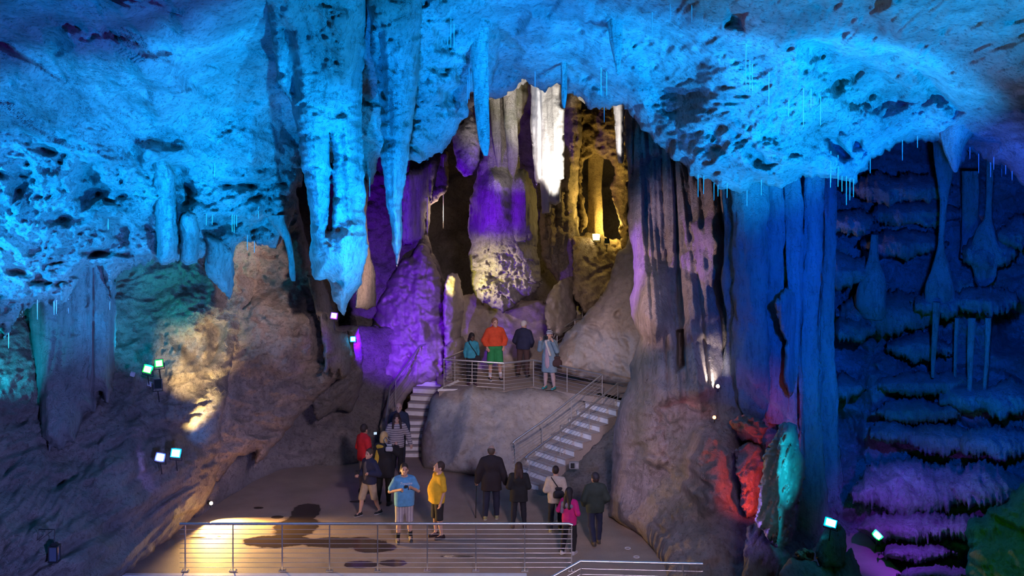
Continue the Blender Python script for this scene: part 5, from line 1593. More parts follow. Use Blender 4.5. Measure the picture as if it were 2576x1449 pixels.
    # --- shirt, jacket or coat
    if top:
        s = Solid()
        g = top.get('g', 0.014)
        trunk(s, g)
        for i in (0, 1):
            arm(s, i, g + 0.002, top.get('sleeve', 1.95))
        hem = top.get('hem', 0.92) + dz[2]
        if top.get('skirt'):
            s.cone(A((-0.07, 0, 1.0)) + dz, A((-0.085, 0, top['hem'])) + dz, 0.12 + g, 0.13 + g, 0.06)
            s.cone(A((0.07, 0, 1.0)) + dz, A((0.085, 0, top['hem'])) + dz, 0.12 + g, 0.13 + g, 0.06)
        if not top.get('skirt'):     # the cloth falls straight from the widest part of the trunk to the hem
            for sx in (-1, 1):
                s.cone(A((sx * 0.07 * wide, -belly * 0.45, 1.12)) + bend(1.12) + dz, A((sx * 0.075 * wide, -belly * 0.5, top.get('hem', 0.92) - 0.06)) + dz, 0.095 + g + belly * 0.45, 0.10 + g + belly * 0.5, 0.05)
        s.cut((0, 0, hem), (0, 0, -1))
        if top.get('collar'):
            s.cone(A((0, 0.02, 1.44)) + nb + dz, A((0, 0.025, 1.51)) + nb + dz, 0.075, 0.07, 0.03)
        s.cut(A((0, 0, 1.475 + (0.05 if top.get('collar') else 0))) + nb + dz, (0, -0.35, 1))
        part(top.get('name', 'jacket'), s, cloth(top['col'], stripes=top.get('stripes')))
    # --- hair or hat
    if hair:
        st = hair['style']
        s = Solid()
        if st in ('short', 'rim'):
            s.ell(Hd((0, 0.022, 0.032)), (0.0913, 0.1100, 0.1166), 0.02, hr)
            s.cut(Hd((0, -0.055, 0.055)), tuple(hr @ Vector((0, -1, -0.35))))
            s.cut(Hd((0, 0, -0.03)), tuple(hr @ Vector((0, -0.4, -1))))
            if st == 'rim':
                s.cut(Hd((0, 0, 0.045)), tuple(hr @ Vector((0, -0.5, 1))))
        elif st == 'bob':
            s.ell(Hd((0, 0.022, 0.034)), (0.093, 0.112, 0.118), 0.02, hr)
            s.ell(Hd((0, 0.045, -0.05)), (0.096, 0.076, 0.095), 0.03, hr)
            s.sub(Hd((0, -0.11, -0.03)), (0.062, 0.10, 0.085))
        elif st == 'long':
            ln = hair.get('len', 0.3)
            s.ell(Hd((0, 0.022, 0.034)), (0.0990, 0.1188, 0.1232), 0.03, hr)
            s.ell(Hd((0, 0.06, -0.07)), (0.1100, 0.0770, 0.1320), 0.05, hr)
            s.cone(Hd((-0.05, 0.085, -0.08)), A(Hd((-0.06, 0.10, -0.08))) + A((0, 0.02, -ln)), 0.055, 0.05, 0.05)
            s.cone(Hd((0.05, 0.085, -0.08)), A(Hd((0.06, 0.10, -0.08))) + A((0, 0.02, -ln)), 0.055, 0.05, 0.05)
            if hair.get('front'):
                for sx in (-1, 1):
                    s.cone(Hd((sx * 0.085, 0.0, -0.02)), A(Hd((sx * 0.10, -0.06, -0.12))) + A((0, -0.03, -ln * 0.6)), 0.035, 0.035, 0.04)
            s.sub(Hd((0, -0.12, -0.03)), (0.062, 0.10, 0.085))
        elif st == 'hat':
            s.ell(Hd((0, 0.018, 0.04)), (0.1012, 0.1210, 0.1210), 0.02, hr)
            s.cut(Hd((0, 0, 0.02)), tuple(hr @ Vector((0, -0.15, -1))))
        ho = part(hair.get('name', 'hair'), s, cloth(hair['col'], 0.7, hair.get('stripes')), 0.012)
        if st == 'hat' and hair.get('tuft'):
            s = Solid()
            s.ell(Hd((0, 0.03, 0.0)), (0.0924, 0.1078, 0.0990), 0.02, hr)
            s.cut(Hd((0, -0.02, 0)), tuple(hr @ Vector((0, -1, 0)))).cut(Hd((0, 0, 0.03)), tuple(hr @ Vector((0, 0, 1)))).cut(Hd((0, 0, -0.06)), tuple(hr @ Vector((0, 0, -1))))
            part('hair', s, cloth(hair['tuft'], 0.7), 0.012)
    if facefeat:
        for s in (-1, 1):
            b = MB()
            b.ball(Hd((s * 0.031, -0.078, 0.008)), 0.011, 8, (1.2, 0.6, 0.7), hr)
            add('eye', b, cloth((0.03, 0.02, 0.02), 0.3))
            b = MB()
            b.ball(Hd((s * 0.031, -0.085, 0.030)), 0.012, 8, (1.7, 0.6, 0.45), hr)
            add('eyebrow', b, cloth((0.05, 0.035, 0.03), 0.8))
        b = MB()
        b.ball(Hd((0, -0.084, -0.052)), 0.012, 8, (1.9, 0.7, 0.55), hr)
        add('mouth', b, cloth((0.30, 0.10, 0.09), 0.5))
    root['S'] = S
    info = dict(root=root, S=S, sh=sh, el=el, wr=wr, hp=hp, hc=hc, Hd=Hd, dz=dz, add=add, part=part, A=A,
                world=lambda v: root.location + Matrix.Rotation(R(face), 3, 'Z') @ (Vector(v) * S))
    return info


DOWN = [((-0.05, 0.02, -0.28), (-0.06, -0.03, -0.52)), ((0.05, 0.02, -0.28), (0.06, -0.03, -0.52))]
POCK = [((-0.12, 0.05, -0.26), (-0.05, -0.09, -0.44)), ((0.12, 0.05, -0.26), (0.05, -0.09, -0.44))]
FRONT = [((-0.08, 0.05, -0.27), (0.04, -0.17, -0.20)), ((0.08, 0.05, -0.27), (-0.04, -0.17, -0.20))]


def bag(name, lbl, cat, center, size, col, rz=0.0, strap=None):
    """a soft bag with its strap; strap: world points"""
    root = empty(name, center, lbl, cat)
    s = Solid()
    sx, sy, sz = size
    t = Vector((math.cos(rz), math.sin(rz), 0))
    for zz, w_, r_b in ((-0.32, 0.36, 0.5), (-0.05, 0.36, 0.45), (0.34, 0.28, 0.28)):
        a_, b_ = t * (sx * w_) + Vector((0, 0, sz * zz)), t * (-sx * w_) + Vector((0, 0, sz * zz))
        s.cone(tuple(a_), tuple(b_), sy * r_b, sy * r_b, sz * 0.22)
    v, q = s.mesh(min(size) / 10)
    link_mesh('pouch', np_mesh('pouch', v, q), cloth(col), root)
    if strap:
        b = MB()
        b.tube([Vector(p) - Vector(center) for p in strap], 0.011, seg=6)
        b.build('strap', cloth(tuple(c * 0.6 for c in col)), root)
    return root


# on the platform
p1 = person('woman in a teal roll-neck sweater and black trousers on the platform', 1187, 970, 838, PT, 14, BROWN, [((-0.06, 0.05, -0.27), (-0.03, 0.02, -0.50)), ((0.06, 0.05, -0.27), (0.02, -0.06, -0.48))],
            top=dict(name='sweater', col=(0.03, 0.26, 0.34), hem=0.93, collar=True), bottom=dict(col=(0.012, 0.012, 0.016), len=1.9, g=0.016), shoes=dict(col=(0.06, 0.015, 0.05)),
            hair=dict(style='long', col=(0.012, 0.01, 0.01), len=0.12), head=(10, 0))
w = p1['world']
bag('shoulder_bag', 'small black bag slung across the teal sweater', 'bag', w((0.17, -0.12, 0.93)), (0.16, 0.09, 0.15), (0.012, 0.012, 0.016), strap=[w(v) for v in ((0.17, -0.13, 0.98), (0.08, -0.165, 1.15), (-0.03, -0.165, 1.30), (-0.11, -0.10, 1.44), (-0.10, 0.02, 1.50), (-0.02, 0.13, 1.40), (0.10, 0.16, 1.2), (0.18, 0.06, 0.98))])
p2 = person('man in an orange-red jacket and green shorts on the platform', 1245, 957, 800, PT, 12, FAIR, POCK, legs=[((-0.03, -0.02, -0.43), (-0.04, 0.02, -0.83)), ((0.03, -0.02, -0.43), (0.07, 0.02, -0.83))],
            top=dict(col=(0.62, 0.07, 0.02), hem=0.98, g=0.034, collar=True), bottom=dict(name='shorts', col=(0.02, 0.24, 0.07), len=0.98, g=0.03, flare=0.02), shoes=dict(col=(0.02, 0.02, 0.03), sole=SHOE_SOLE, sock=(0.7, 0.68, 0.7), sockh=0.32),
            hair=dict(style='short', col=(0.22, 0.12, 0.07)), wide=1.12, head=(10, 0))
person('white-haired person in a navy jacket turned away on the platform', 1316, 948, 808, PT, 160, FAIR, [((-0.10, 0.02, -0.27), (-0.02, -0.14, -0.42)), ((0.10, 0.02, -0.27), (0.02, -0.14, -0.42))],
       legs=[((-0.03, -0.02, -0.43), (-0.05, 0.02, -0.83)), ((0.03, -0.02, -0.43), (0.07, 0.02, -0.83))],
       top=dict(col=(0.016, 0.018, 0.05), hem=0.88, g=0.04, collar=True), bottom=dict(col=(0.07, 0.035, 0.03), g=0.02), shoes=dict(col=(0.02, 0.015, 0.015)), hair=dict(style='short', col=(0.55, 0.53, 0.5)), wide=1.1, head=(-25, -22), lean=(0, -0.06), facefeat=False)
p4 = person('person in a striped beanie and long blue-grey coat taking a photograph', 1382, 979, 831, PT, -28, FAIR, [((-0.12, -0.08, -0.22), (-0.03, -0.20, 0.09)), ((0.12, -0.08, -0.22), (0.03, -0.20, 0.09))],
            legs=[((-0.02, -0.02, -0.43), (-0.05, 0.02, -0.83)), ((0.02, -0.02, -0.43), (0.06, 0.02, -0.83))],
            top=dict(name='coat', col=(0.16, 0.23, 0.27), hem=0.52, g=0.03, skirt=True, collar=True), bottom=dict(col=(0.42, 0.30, 0.28), g=0.006, len=1.9), shoes=dict(col=(0.03, 0.25, 0.25)),
            hair=dict(style='hat', name='beanie', col=(0.02, 0.02, 0.03), stripes=(2, 26.0, 0.5, (0.6, 0.58, 0.6)), tuft=(0.1, 0.06, 0.04)), grip=(True, True))
s = Solid()
s.ell((0, -0.115, 1.08), (0.085, 0.055, 0.30), 0.03).ell((0, -0.13, 0.82), (0.09, 0.06, 0.2), 0.05)
p4['part']('dress', s, cloth((0.50, 0.34, 0.34), stripes=(0, 30.0, 0.35, (0.20, 0.14, 0.22))))
s = Solid()
s.cone((-0.07, -0.12, 1.44), (0.10, -0.165, 1.05), 0.035, 0.04, 0.02).ell((0, -0.07, 1.47), (0.09, 0.07, 0.04), 0.03)
p4['part']('scarf', s, cloth((0.5, 0.44, 0.38)))
w = p4['world']
r_ = empty('camera', w((0.0, -0.245, 1.57)), 'black camera held up to the face by the beanie wearer', 'camera', rz=R(-28))
b = MB(); b.box((0, 0, 0), (0.13, 0.06, 0.085), bev=0.008).box((0, 0, 0.05), (0.05, 0.05, 0.03), bev=0.006); b.build('camera_body', M_BLACK, r_)
b = MB(); b.tube([(0, -0.02, 0), (0, -0.10, 0)], 0.032, seg=16); b.build('lens', M_BLACK, r_)
bag('handbag', 'dark brown handbag on the arm of the beanie wearer', 'bag', w((0.26, -0.02, 0.86)), (0.22, 0.13, 0.30), (0.05, 0.022, 0.018), strap=[w(v) for v in ((0.24, -0.05, 0.98), (0.245, -0.06, 1.12), (0.27, -0.04, 1.20), (0.29, 0.0, 1.12), (0.28, 0.02, 0.98))])

# by the far steps
person('bald man in a dark blue jacket behind the striped sweater', 1003, 1174, 1013, 0.0, 5, FAIR, DOWN, top=dict(col=(0.022, 0.03, 0.06), hem=0.86, g=0.035, collar=True), bottom=dict(col=(0.015, 0.016, 0.03)), shoes=dict(col=(0.015, 0.015, 0.015)),
       hair=dict(style='rim', col=(0.30, 0.27, 0.25)), wide=1.1)
person('woman with long dark hair in a grey striped sweater', 998, 1194, 1039, 0.0, 8, FAIR, [((-0.13, 0.02, -0.26), (-0.12, -0.08, -0.50)), ((0.14, 0.02, -0.26), (0.20, -0.06, -0.50))],
       legs=[((-0.01, -0.06, -0.42), (-0.01, 0.0, -0.82)), ((0.01, 0.02, -0.43), (0.0, 0.08, -0.82))],
       top=dict(name='sweater', col=(0.42, 0.38, 0.37), hem=0.80, g=0.03, stripes=(2, 17.0, 0.32, (0.10, 0.09, 0.12))), bottom=dict(col=(0.012, 0.012, 0.014), g=0.014), shoes=dict(col=(0.015, 0.015, 0.015)),
       hair=dict(style='long', col=(0.03, 0.012, 0.012), len=0.2, front=True), wide=1.12)

# the group in front of the overhang
person('person in a bright red jacket looking away from the camera', 916, 1240, 1067, 0.0, 130, TAN, [((-0.10, 0.0, -0.26), (-0.06, -0.20, -0.34)), ((0.10, 0.0, -0.26), (0.06, -0.20, -0.34))],
       top=dict(col=(0.55, 0.015, 0.02), hem=0.84, g=0.032, collar=True), bottom=dict(col=(0.30, 0.24, 0.20), g=0.014), shoes=dict(col=(0.03, 0.02, 0.02)), hair=dict(style='short', col=(0.03, 0.02, 0.015)), head=(20, 0))
p8 = person('blonde person in a long black coat photographing with a phone', 966, 1271, 1086, 0.0, 165, FAIR, [((-0.14, -0.12, -0.16), (-0.04, -0.30, -0.02)), ((0.11, -0.04, -0.25), (0.06, -0.24, -0.12))],
            legs=[((-0.01, -0.03, -0.43), (-0.03, 0.02, -0.83)), ((0.02, 0.0, -0.43), (0.05, 0.04, -0.83))],
            top=dict(name='coat', col=(0.012, 0.011, 0.014), hem=0.68, g=0.03, skirt=True), bottom=dict(col=(0.012, 0.014, 0.012), g=0.01), shoes=dict(col=(0.02, 0.015, 0.015)), hair=dict(style='bob', col=(0.55, 0.36, 0.14)), grip=(True, True))
w = p8['world']
r_ = empty('phone', P(944, 1090, 29.3), 'lit phone held up by the blonde person', 'phone', rz=R(15))
b = MB(); b.box((0, 0, 0), (0.085, 0.01, 0.075), bev=0.004); b.build('case', M_BLACK, r_)
b = MB(); b.box((0, -0.007, 0), (0.075, 0.003, 0.062)); b.build('screen', glow('phone_screen', (0.45, 0.62, 0.68), 1.0), r_, smooth=False)
s = Solid()
s.cone((0.10, 0.06, 1.40), (0.15, 0.10, 1.02), 0.055, 0.075, 0.04).ell((0.05, 0.08, 1.42), (0.12, 0.07, 0.05), 0.04)
p8['part']('scarf', s, cloth((0.50, 0.33, 0.03)))
bag('handbag', 'pale shoulder bag under the arm of the blonde person', 'bag', P(979, 1126, 28.72), (0.15, 0.07, 0.19), (0.42, 0.42, 0.44), strap=[P(974, 1120, 28.75), P(966, 1106, 28.8), P(970, 1100, 28.9), P(984, 1112, 28.8), P(986, 1122, 28.75)])
p9 = person('man in a navy jacket and beige shorts walking past', 929, 1296, 1127, 0.0, -42, FAIR, [((-0.10, 0.04, -0.26), (-0.02, -0.20, -0.30)), ((0.10, 0.08, -0.26), (0.0, -0.15, -0.22))],
            legs=[((-0.03, -0.14, -0.41), (-0.04, -0.20, -0.81)), ((0.03, 0.06, -0.42), (0.05, 0.24, -0.79))],
            top=dict(col=(0.018, 0.022, 0.06), hem=0.86, g=0.034, collar=True), bottom=dict(name='shorts', col=(0.40, 0.32, 0.22), len=1.12, g=0.03), shoes=dict(col=(0.015, 0.015, 0.018), sole=(0.6, 0.58, 0.56)),
            hair=dict(style='short', col=(0.06, 0.04, 0.03)), wide=1.05, grip=(True, True))
s = Solid()
s.ell((-0.01, -0.115, 1.15), (0.085, 0.055, 0.28), 0.03)
p9['part']('shirt', s, cloth((0.10, 0.09, 0.10)))
w = p9['world']
r_ = empty('camera', w((-0.13, -0.29, 1.16)), 'small black camera in the hand of the walking man in beige shorts', 'camera')
b = MB(); b.box((0, 0, 0), (0.11, 0.06, 0.075), bev=0.008); b.build('camera_body', M_BLACK, r_)
b = MB(); b.tube([(-0.01, -0.02, 0), (-0.01, -0.08, 0)], 0.026, seg=14); b.build('lens', M_BLACK, r_)

# nearest two, by the railing
p10 = person('man in a light blue T-shirt and plaid shorts facing the camera', 1017, 1364, 1166, 0.0, 10, FAIR, [((-0.14, 0.05, -0.26), (0.06, -0.20, -0.16)), ((0.13, 0.0, -0.26), (-0.03, -0.22, -0.12))],
             legs=[((-0.02, -0.03, -0.43), (-0.05, 0.01, -0.83)), ((0.02, 0.0, -0.43), (0.05, 0.08, -0.82))],
             top=dict(name='t_shirt', col=(0.10, 0.33, 0.58), hem=0.83, g=0.026, sleeve=0.72), bottom=dict(name='shorts', col=(0.42, 0.38, 0.40), len=1.02, g=0.026, stripes=(0, 16.0, 0.18, (0.16, 0.13, 0.20))),
             shoes=dict(col=(0.05, 0.045, 0.045), sole=(0.16, 0.15, 0.15), sock=(0.012, 0.012, 0.012), sockh=0.30), hair=dict(style='short', col=(0.035, 0.022, 0.016)), wide=1.08, belly=0.03, grip=(True, True))
cu = bpy.data.curves.new('lettering', 'FONT')
cu.body = 'Trestles'
cu.size = 0.085
cu.shear = 0.35
cu.align_x = 'CENTER'
cu.extrude = 0.001
tmp = bpy.data.objects.new('lettering_curve', cu)
COL.objects.link(tmp)
bpy.context.view_layer.update()
me = bpy.data.meshes.new_from_object(tmp.evaluated_get(bpy.context.evaluated_depsgraph_get()))
bpy.data.objects.remove(tmp)
for v in me.vertices:      # laid round the chest
    x, y, z = v.co.x, v.co.y, v.co.z
    v.co = (x + 0.02, -0.168 + 1.1 * (x * x) - z, 1.315 + y)
link_mesh('lettering', me, cloth((0.75, 0.75, 0.75)), p10['root'])
w = p10['world']
r_ = empty('small_camera', w((0.02, -0.29, 1.32)), 'small black camera in both hands of the man in light blue', 'camera')
b = MB(); b.box((0, 0, 0), (0.075, 0.035, 0.05), bev=0.006); b.build('camera_body', M_BLACK, r_)
b = MB(); b.tube([(0, -0.01, 0), (0, -0.045, 0)], 0.017, seg=12); b.build('lens', M_BLACK, r_)
person('man in a yellow T-shirt and dark shorts looking up sideways', 1101, 1353, 1161, 0.0, -66, FAIR, [((-0.05, 0.03, -0.28), (-0.06, -0.03, -0.51)), ((0.05, 0.03, -0.28), (0.06, -0.05, -0.51))],
       legs=[((-0.02, -0.02, -0.43), (-0.02, 0.0, -0.83)), ((0.02, -0.01, -0.43), (0.03, 0.06, -0.83))],
       top=dict(name='t_shirt', col=(0.72, 0.42, 0.02), hem=0.84, g=0.026, sleeve=0.8), bottom=dict(name='shorts', col=(0.02, 0.017, 0.018), len=1.08, g=0.03), shoes=dict(col=(0.04, 0.015, 0.015), sole=(0.03, 0.02, 0.02)),
       hair=dict(style='short', col=(0.045, 0.025, 0.018)), head=(-8, 18), lean=(0, 0.03), belly=0.07, wide=1.1)

# walking away towards the right-hand steps
p12 = person('bald man in a dark coat walking away with a stick', 1236, 1305, 1121, 0.0, 178, FAIR, [((-0.10, 0.06, -0.27), (-0.16, 0.02, -0.52)), ((0.12, 0.03, -0.27), (0.15, -0.02, -0.50))],
             legs=[((-0.02, -0.04, -0.43), (-0.03, 0.0, -0.83)), ((0.02, 0.03, -0.43), (0.04, 0.10, -0.82))],
             top=dict(name='coat', col=(0.022, 0.014, 0.016), hem=0.70, g=0.036, skirt=True, collar=True), bottom=dict(col=(0.016, 0.018, 0.04), g=0.02), shoes=dict(col=(0.30, 0.28, 0.12), sole=(0.5, 0.5, 0.45)),
             hair=dict(style='rim', col=(0.10, 0.07, 0.05)), wide=1.15, facefeat=False, grip=(False, True))
w = p12['world']
hand = Vector(p12['wr'][1]) + Vector((0.02, -0.03, -0.07))
r_ = empty('walking_stick', w((hand.x + 0.02, hand.y - 0.02, 0.0)), 'black walking stick held by the bald man in the dark coat', 'walking stick')
d_ = w(hand) - r_.location
b = MB(); b.tube([(0, 0, 0.02), d_], 0.010, seg=8); b.build('shaft', M_BLACK, r_)
b = MB(); b.tube([d_ + Vector((0, -0.05, 0)), d_ + Vector((0, 0.0, 0.012)), d_ + Vector((0, 0.06, 0.0))], 0.013, seg=8); b.build('grip', M_BLACK, r_)
b = MB(); b.tube([(0, 0, 0), (0, 0, 0.03)], 0.014, seg=8); b.build('rubber_tip', M_BLACK, r_)
person('woman with long brown hair in a black jacket seen from behind', 1305, 1327, 1163, 0.0, 180, FAIR, FRONT, legs=[((-0.03, -0.02, -0.43), (-0.06, 0.0, -0.83)), ((0.03, 0.02, -0.43), (0.06, 0.06, -0.82))],
       top=dict(col=(0.012, 0.012, 0.013), hem=0.72, g=0.034, skirt=True), bottom=dict(col=(0.014, 0.014, 0.022), g=0.016), shoes=dict(col=(0.10, 0.05, 0.03), high=0.15), hair=dict(style='long', col=(0.045, 0.022, 0.016), len=0.14), wide=1.1, facefeat=False)
p14 = person('person in a cream top with a cross-body strap seen from behind', 1398, 1337, 1171, 0.0, 172, FAIR, FRONT, legs=[((-0.02, -0.05, -0.42), (-0.02, -0.03, -0.82)), ((0.02, 0.04, -0.43), (0.03, 0.14, -0.80))],
             top=dict(name='top', col=(0.50, 0.42, 0.33), hem=0.78, g=0.03), bottom=dict(col=(0.016, 0.016, 0.022), g=0.016), shoes=dict(col=(0.35, 0.30, 0.10), sole=(0.4, 0.38, 0.3)), hair=dict(style='short', col=(0.02, 0.012, 0.012)), facefeat=False, wide=1.1)
w = p14['world']
bag('shoulder_bag', 'small dark bag hanging across the back of the cream top', 'bag', w((-0.10, 0.20, 1.10)), (0.20, 0.10, 0.26), (0.015, 0.014, 0.02), strap=[w(v) for v in ((-0.10, 0.18, 1.2), (0.0, 0.185, 1.34), (0.10, 0.13, 1.46), (0.12, -0.04, 1.46), (0.05, -0.17, 1.3), (-0.10, -0.165, 1.1), (-0.21, 0.02, 1.02), (-0.15, 0.17, 1.05))])
p15 = person('woman with curly black hair in a bright pink top', 1432, 1394, 1226, 0.0, 150, TAN, [((-0.10, 0.03, -0.26), (-0.02, -0.16, -0.34)), ((0.13, 0.02, -0.25), (0.10, -0.20, -0.30))], legs=[((-0.02, -0.06, -0.42), (-0.02, -0.02, -0.82)), ((0.02, 0.05, -0.43), (0.03, 0.16, -0.79))],
             top=dict(name='top', col=(0.50, 0.01, 0.16), hem=0.80, g=0.024), bottom=dict(col=(0.012, 0.011, 0.013), g=0.016), shoes=dict(col=(0.45, 0.42, 0.42), sole=(0.6, 0.6, 0.58)), hair=dict(style='long', col=(0.014, 0.01, 0.012), len=0.26), wide=1.05, facefeat=False, grip=(False, True))
s = Solid()
s.ell((0, 0.09, 1.30), (0.17, 0.07, 0.10), 0.04).cone((0.14, 0.08, 1.34), (0.16, 0.10, 1.12), 0.06, 0.05, 0.04)
p15['part']('scarf', s, cloth((0.18, 0.16, 0.22)))
w = p15['world']
v_ = Vector(p15['wr'][1]) + Vector((0.0, -0.07, 0.03))
r_ = empty('phone', w(v_), 'white phone in the hand of the woman in pink', 'phone')
b = MB(); b.box((0, 0, 0), (0.075, 0.012, 0.14), Matrix.Rotation(0.6, 3, 'Y'), bev=0.004); b.build('case', plain('phone_white', (0.6, 0.58, 0.58), 0.4), r_)
b = MB(); b.box((0, -0.008, 0), (0.065, 0.003, 0.12), Matrix.Rotation(0.6, 3, 'Y')); b.build('screen', M_BLACK, r_, smooth=False)
person('man in a dark green jacket and cap walking along the fluted rock', 1497, 1368, 1189, 0.0, 190, FAIR, [((-0.11, 0.03, -0.26), (-0.05, -0.14, -0.40)), ((0.11, 0.03, -0.26), (0.06, -0.13, -0.42))],
       legs=[((-0.02, -0.06, -0.42), (0.0, -0.02, -0.82)), ((0.01, 0.06, -0.43), (-0.03, 0.20, -0.79))],
       top=dict(col=(0.022, 0.035, 0.026), hem=0.80, g=0.04, collar=True), bottom=dict(col=(0.012, 0.016, 0.045), g=0.018), shoes=dict(col=(0.06, 0.045, 0.035)), hair=dict(style='hat', name='cap', col=(0.014, 0.013, 0.018), tuft=(0.03, 0.02, 0.02)), wide=1.12, facefeat=False, head=(12, 0))

# ------------------------------------------------------------------ show lamps that can be seen, and unseen fill lamps
M_HOUSE = plain('lamp_housing', (0.02, 0.02, 0.022), 0.5)
M_LAMPGLASS = plain('dark_glass', (0.01, 0.02, 0.02), 0.1)
def floodlight(label, pos, aim, lit, col, strength, size=(0.26, 0.22), beam=None, group=None, tilt=0.0, post=0.25):
    """box floodlight: housing with fins, framed glass, yoke and post; beam = (target, colour, watts, angle, blend)"""
    pos = Vector(pos)
    root = empty('floodlight', pos, label, 'floodlight', group)
    d = (Vector(aim) - pos).normalized()
    rot = d.to_track_quat('-Y', 'Z').to_matrix() @ Matrix.Rotation(R(tilt), 3, 'Y')
    w, h = size
    X = lambda v: rot @ Vector(v)
    b = MB()
    b.box(X((0, 0.05, 0)), (w, 0.08, h), rot, bev=0.01)
    for k in range(5):
        b.box(X((w * (-0.36 + 0.18 * k), 0.105, 0)), (0.01, 0.04, h * 0.8), rot)
    b.build('housing', M_HOUSE, root)
    b = MB()
    for sx in (-1, 1):
        b.box(X((sx * w * 0.48, 0.002, 0)), (0.014, 0.022, h), rot)
        b.box(X((0, 0.002, sx * h * 0.47)), (w, 0.022, 0.014), rot)
    b.build('bezel', M_HOUSE, root)
    b = MB()
    b.box(X((0, 0.006, 0)), (w * 0.93, 0.012, h * 0.92), rot)
    hot = max(max(col), 0.01)
    sat = tuple(max(0.0, (c / hot - 0.35) / 0.65) ** 1.3 for c in col)  # saturated lens colour round the bright core imitates the lamp's halo
    ln = b.build('lens', glow('lens_glow', sat, 1.6) if lit else M_LAMPGLASS, root, smooth=False)
    if lit:
        b = MB()
        b.box(X((0, 0.0, 0)), (w * 0.72, 0.006, h * 0.70), rot, bev=0.002)
        b.build('led_array', glow('led_glow', col, strength), ln, smooth=False)
    b = MB()
    for sx in (-1, 1):
        b.tube([X((sx * (w / 2 + 0.012), 0.05, 0)), X((sx * (w / 2 + 0.012), 0.06, 0)) + Vector((0, 0.03, -h * 0.75))], 0.008, seg=6)
    b.tube([X((-(w / 2 + 0.012), 0.06, 0)) + Vector((0, 0.03, -h * 0.75)), X((w / 2 + 0.012, 0.06, 0)) + Vector((0, 0.03, -h * 0.75))], 0.008, seg=6)
    m = X((0, 0.06, 0)) + Vector((0, 0.03, -h * 0.75))
    b.tube([m, m + Vector((0, 0.10, -post))], 0.012, seg=6)
    b.build('yoke', M_HOUSE, root)
    if beam:
        t, c, wts, ang, bl = beam
        o = spot('beam', pos + d * 0.06, t, c, wts, ang, bl, 0.08)
    return root


GRN, CYN, VIO = (0.08, 1.0, 0.10), (0.10, 0.75, 1.0), (0.28, 0.22, 1.0)
floodlight('lower green floodlight of the lit pair on the left wall', P(371, 929, 25.0), P(640, 820, 8), True, GRN, 14, (0.20, 0.18), (P(470, 770, 27.6), (0.0, 1.0, 0.18), 1000, 60, 0.8), 'green floodlights', 18)
floodlight('upper green floodlight of the lit pair on the left wall', P(400, 914, 25.1), P(640, 820, 8), True, GRN, 14, (0.18, 0.17), None, 'green floodlights', -4)
floodlight('unlit dark floodlight below the lit green pair', P(397, 966, 25.0), P(900, 900, 12), False, (0, 0, 0), 0, (0.17, 0.21), None)
floodlight('blue-violet floodlight beside its turquoise twin, low on the left wall', P(403, 1150, 24.6), P(800, 700, 8), True, (0.25, 0.45, 1.0), 16, (0.20, 0.18), (P(380, 1180, 25.6), VIO, 60, 130, 0.9), None, 14)
floodlight('turquoise floodlight next to the blue-violet one, low on the left wall', P(442, 1140, 24.8), P(800, 700, 8), True, CYN, 16, (0.22, 0.20), (P(480, 1090, 26.6), (0.0, 0.4, 1.0), 90, 100, 0.9), None, 10)
floodlight('violet floodlight under the giant stalactite', P(840, 794, 28.6), P(1300, 740, 12), True, (0.45, 0.25, 1.0), 16, (0.17, 0.16), (P(870, 860, 29.5), (0.19, 0.0, 1.0), 60, 120, 0.8), None, 10)
floodlight('turquoise floodlight on the dark pillar beside the purple wall', P(888, 853, 30.6), P(1300, 800, 10), True, CYN, 16, (0.15, 0.14), (P(875, 880, 31.5), (0.0, 0.45, 1.0), 30, 120, 0.9))
floodlight('dazzling yellowish floodlight in the far chamber', P(1500, 597, 40.2), P(1420, 640, 10), True, (1.0, 0.86, 0.55), 40, (0.26, 0.24), (P(1495, 430, 43.5), YELL, 600, 130, 0.8))
lamp('chamber_fill', P(1545, 560, 42.2), YELL, 120, 0.1)  # unseen fill added to brighten the chamber
lamp('chamber_front_fill', P(1512, 470, 39.6), YELL, 90, 0.1)  # another unseen fill, in front of the arch
lamp('back_cave_fill', P(1110, 540, 41.0), (1.0, 0.70, 0.52), 60, 0.1)  # unseen fill added to lift the black behind the column
floodlight('unlit floodlight beside the dazzling chamber lamp', P(1527, 606, 40.3), P(1700, 600, 20), False, (0, 0, 0), 0, (0.16, 0.18), None)
floodlight('big turquoise floodlight on the small boulder', P(2090, 1315, 22.3), P(1500, 1000, 4), True, (0.12, 0.72, 1.0), 24, (0.24, 0.17), (P(2000, 1300, 23.2), (0.0, 0.6, 0.9), 60, 100, 0.6), None, 12)
floodlight('green floodlight on the ground near the purple crust', P(2207, 1347, 22.6), P(1650, 900, 5), True, (0.10, 1.0, 0.16), 20, (0.19, 0.12), (P(2400, 1050, 27.6), (0.02, 1.0, 0.30), 500, 100, 0.9), None, 40)
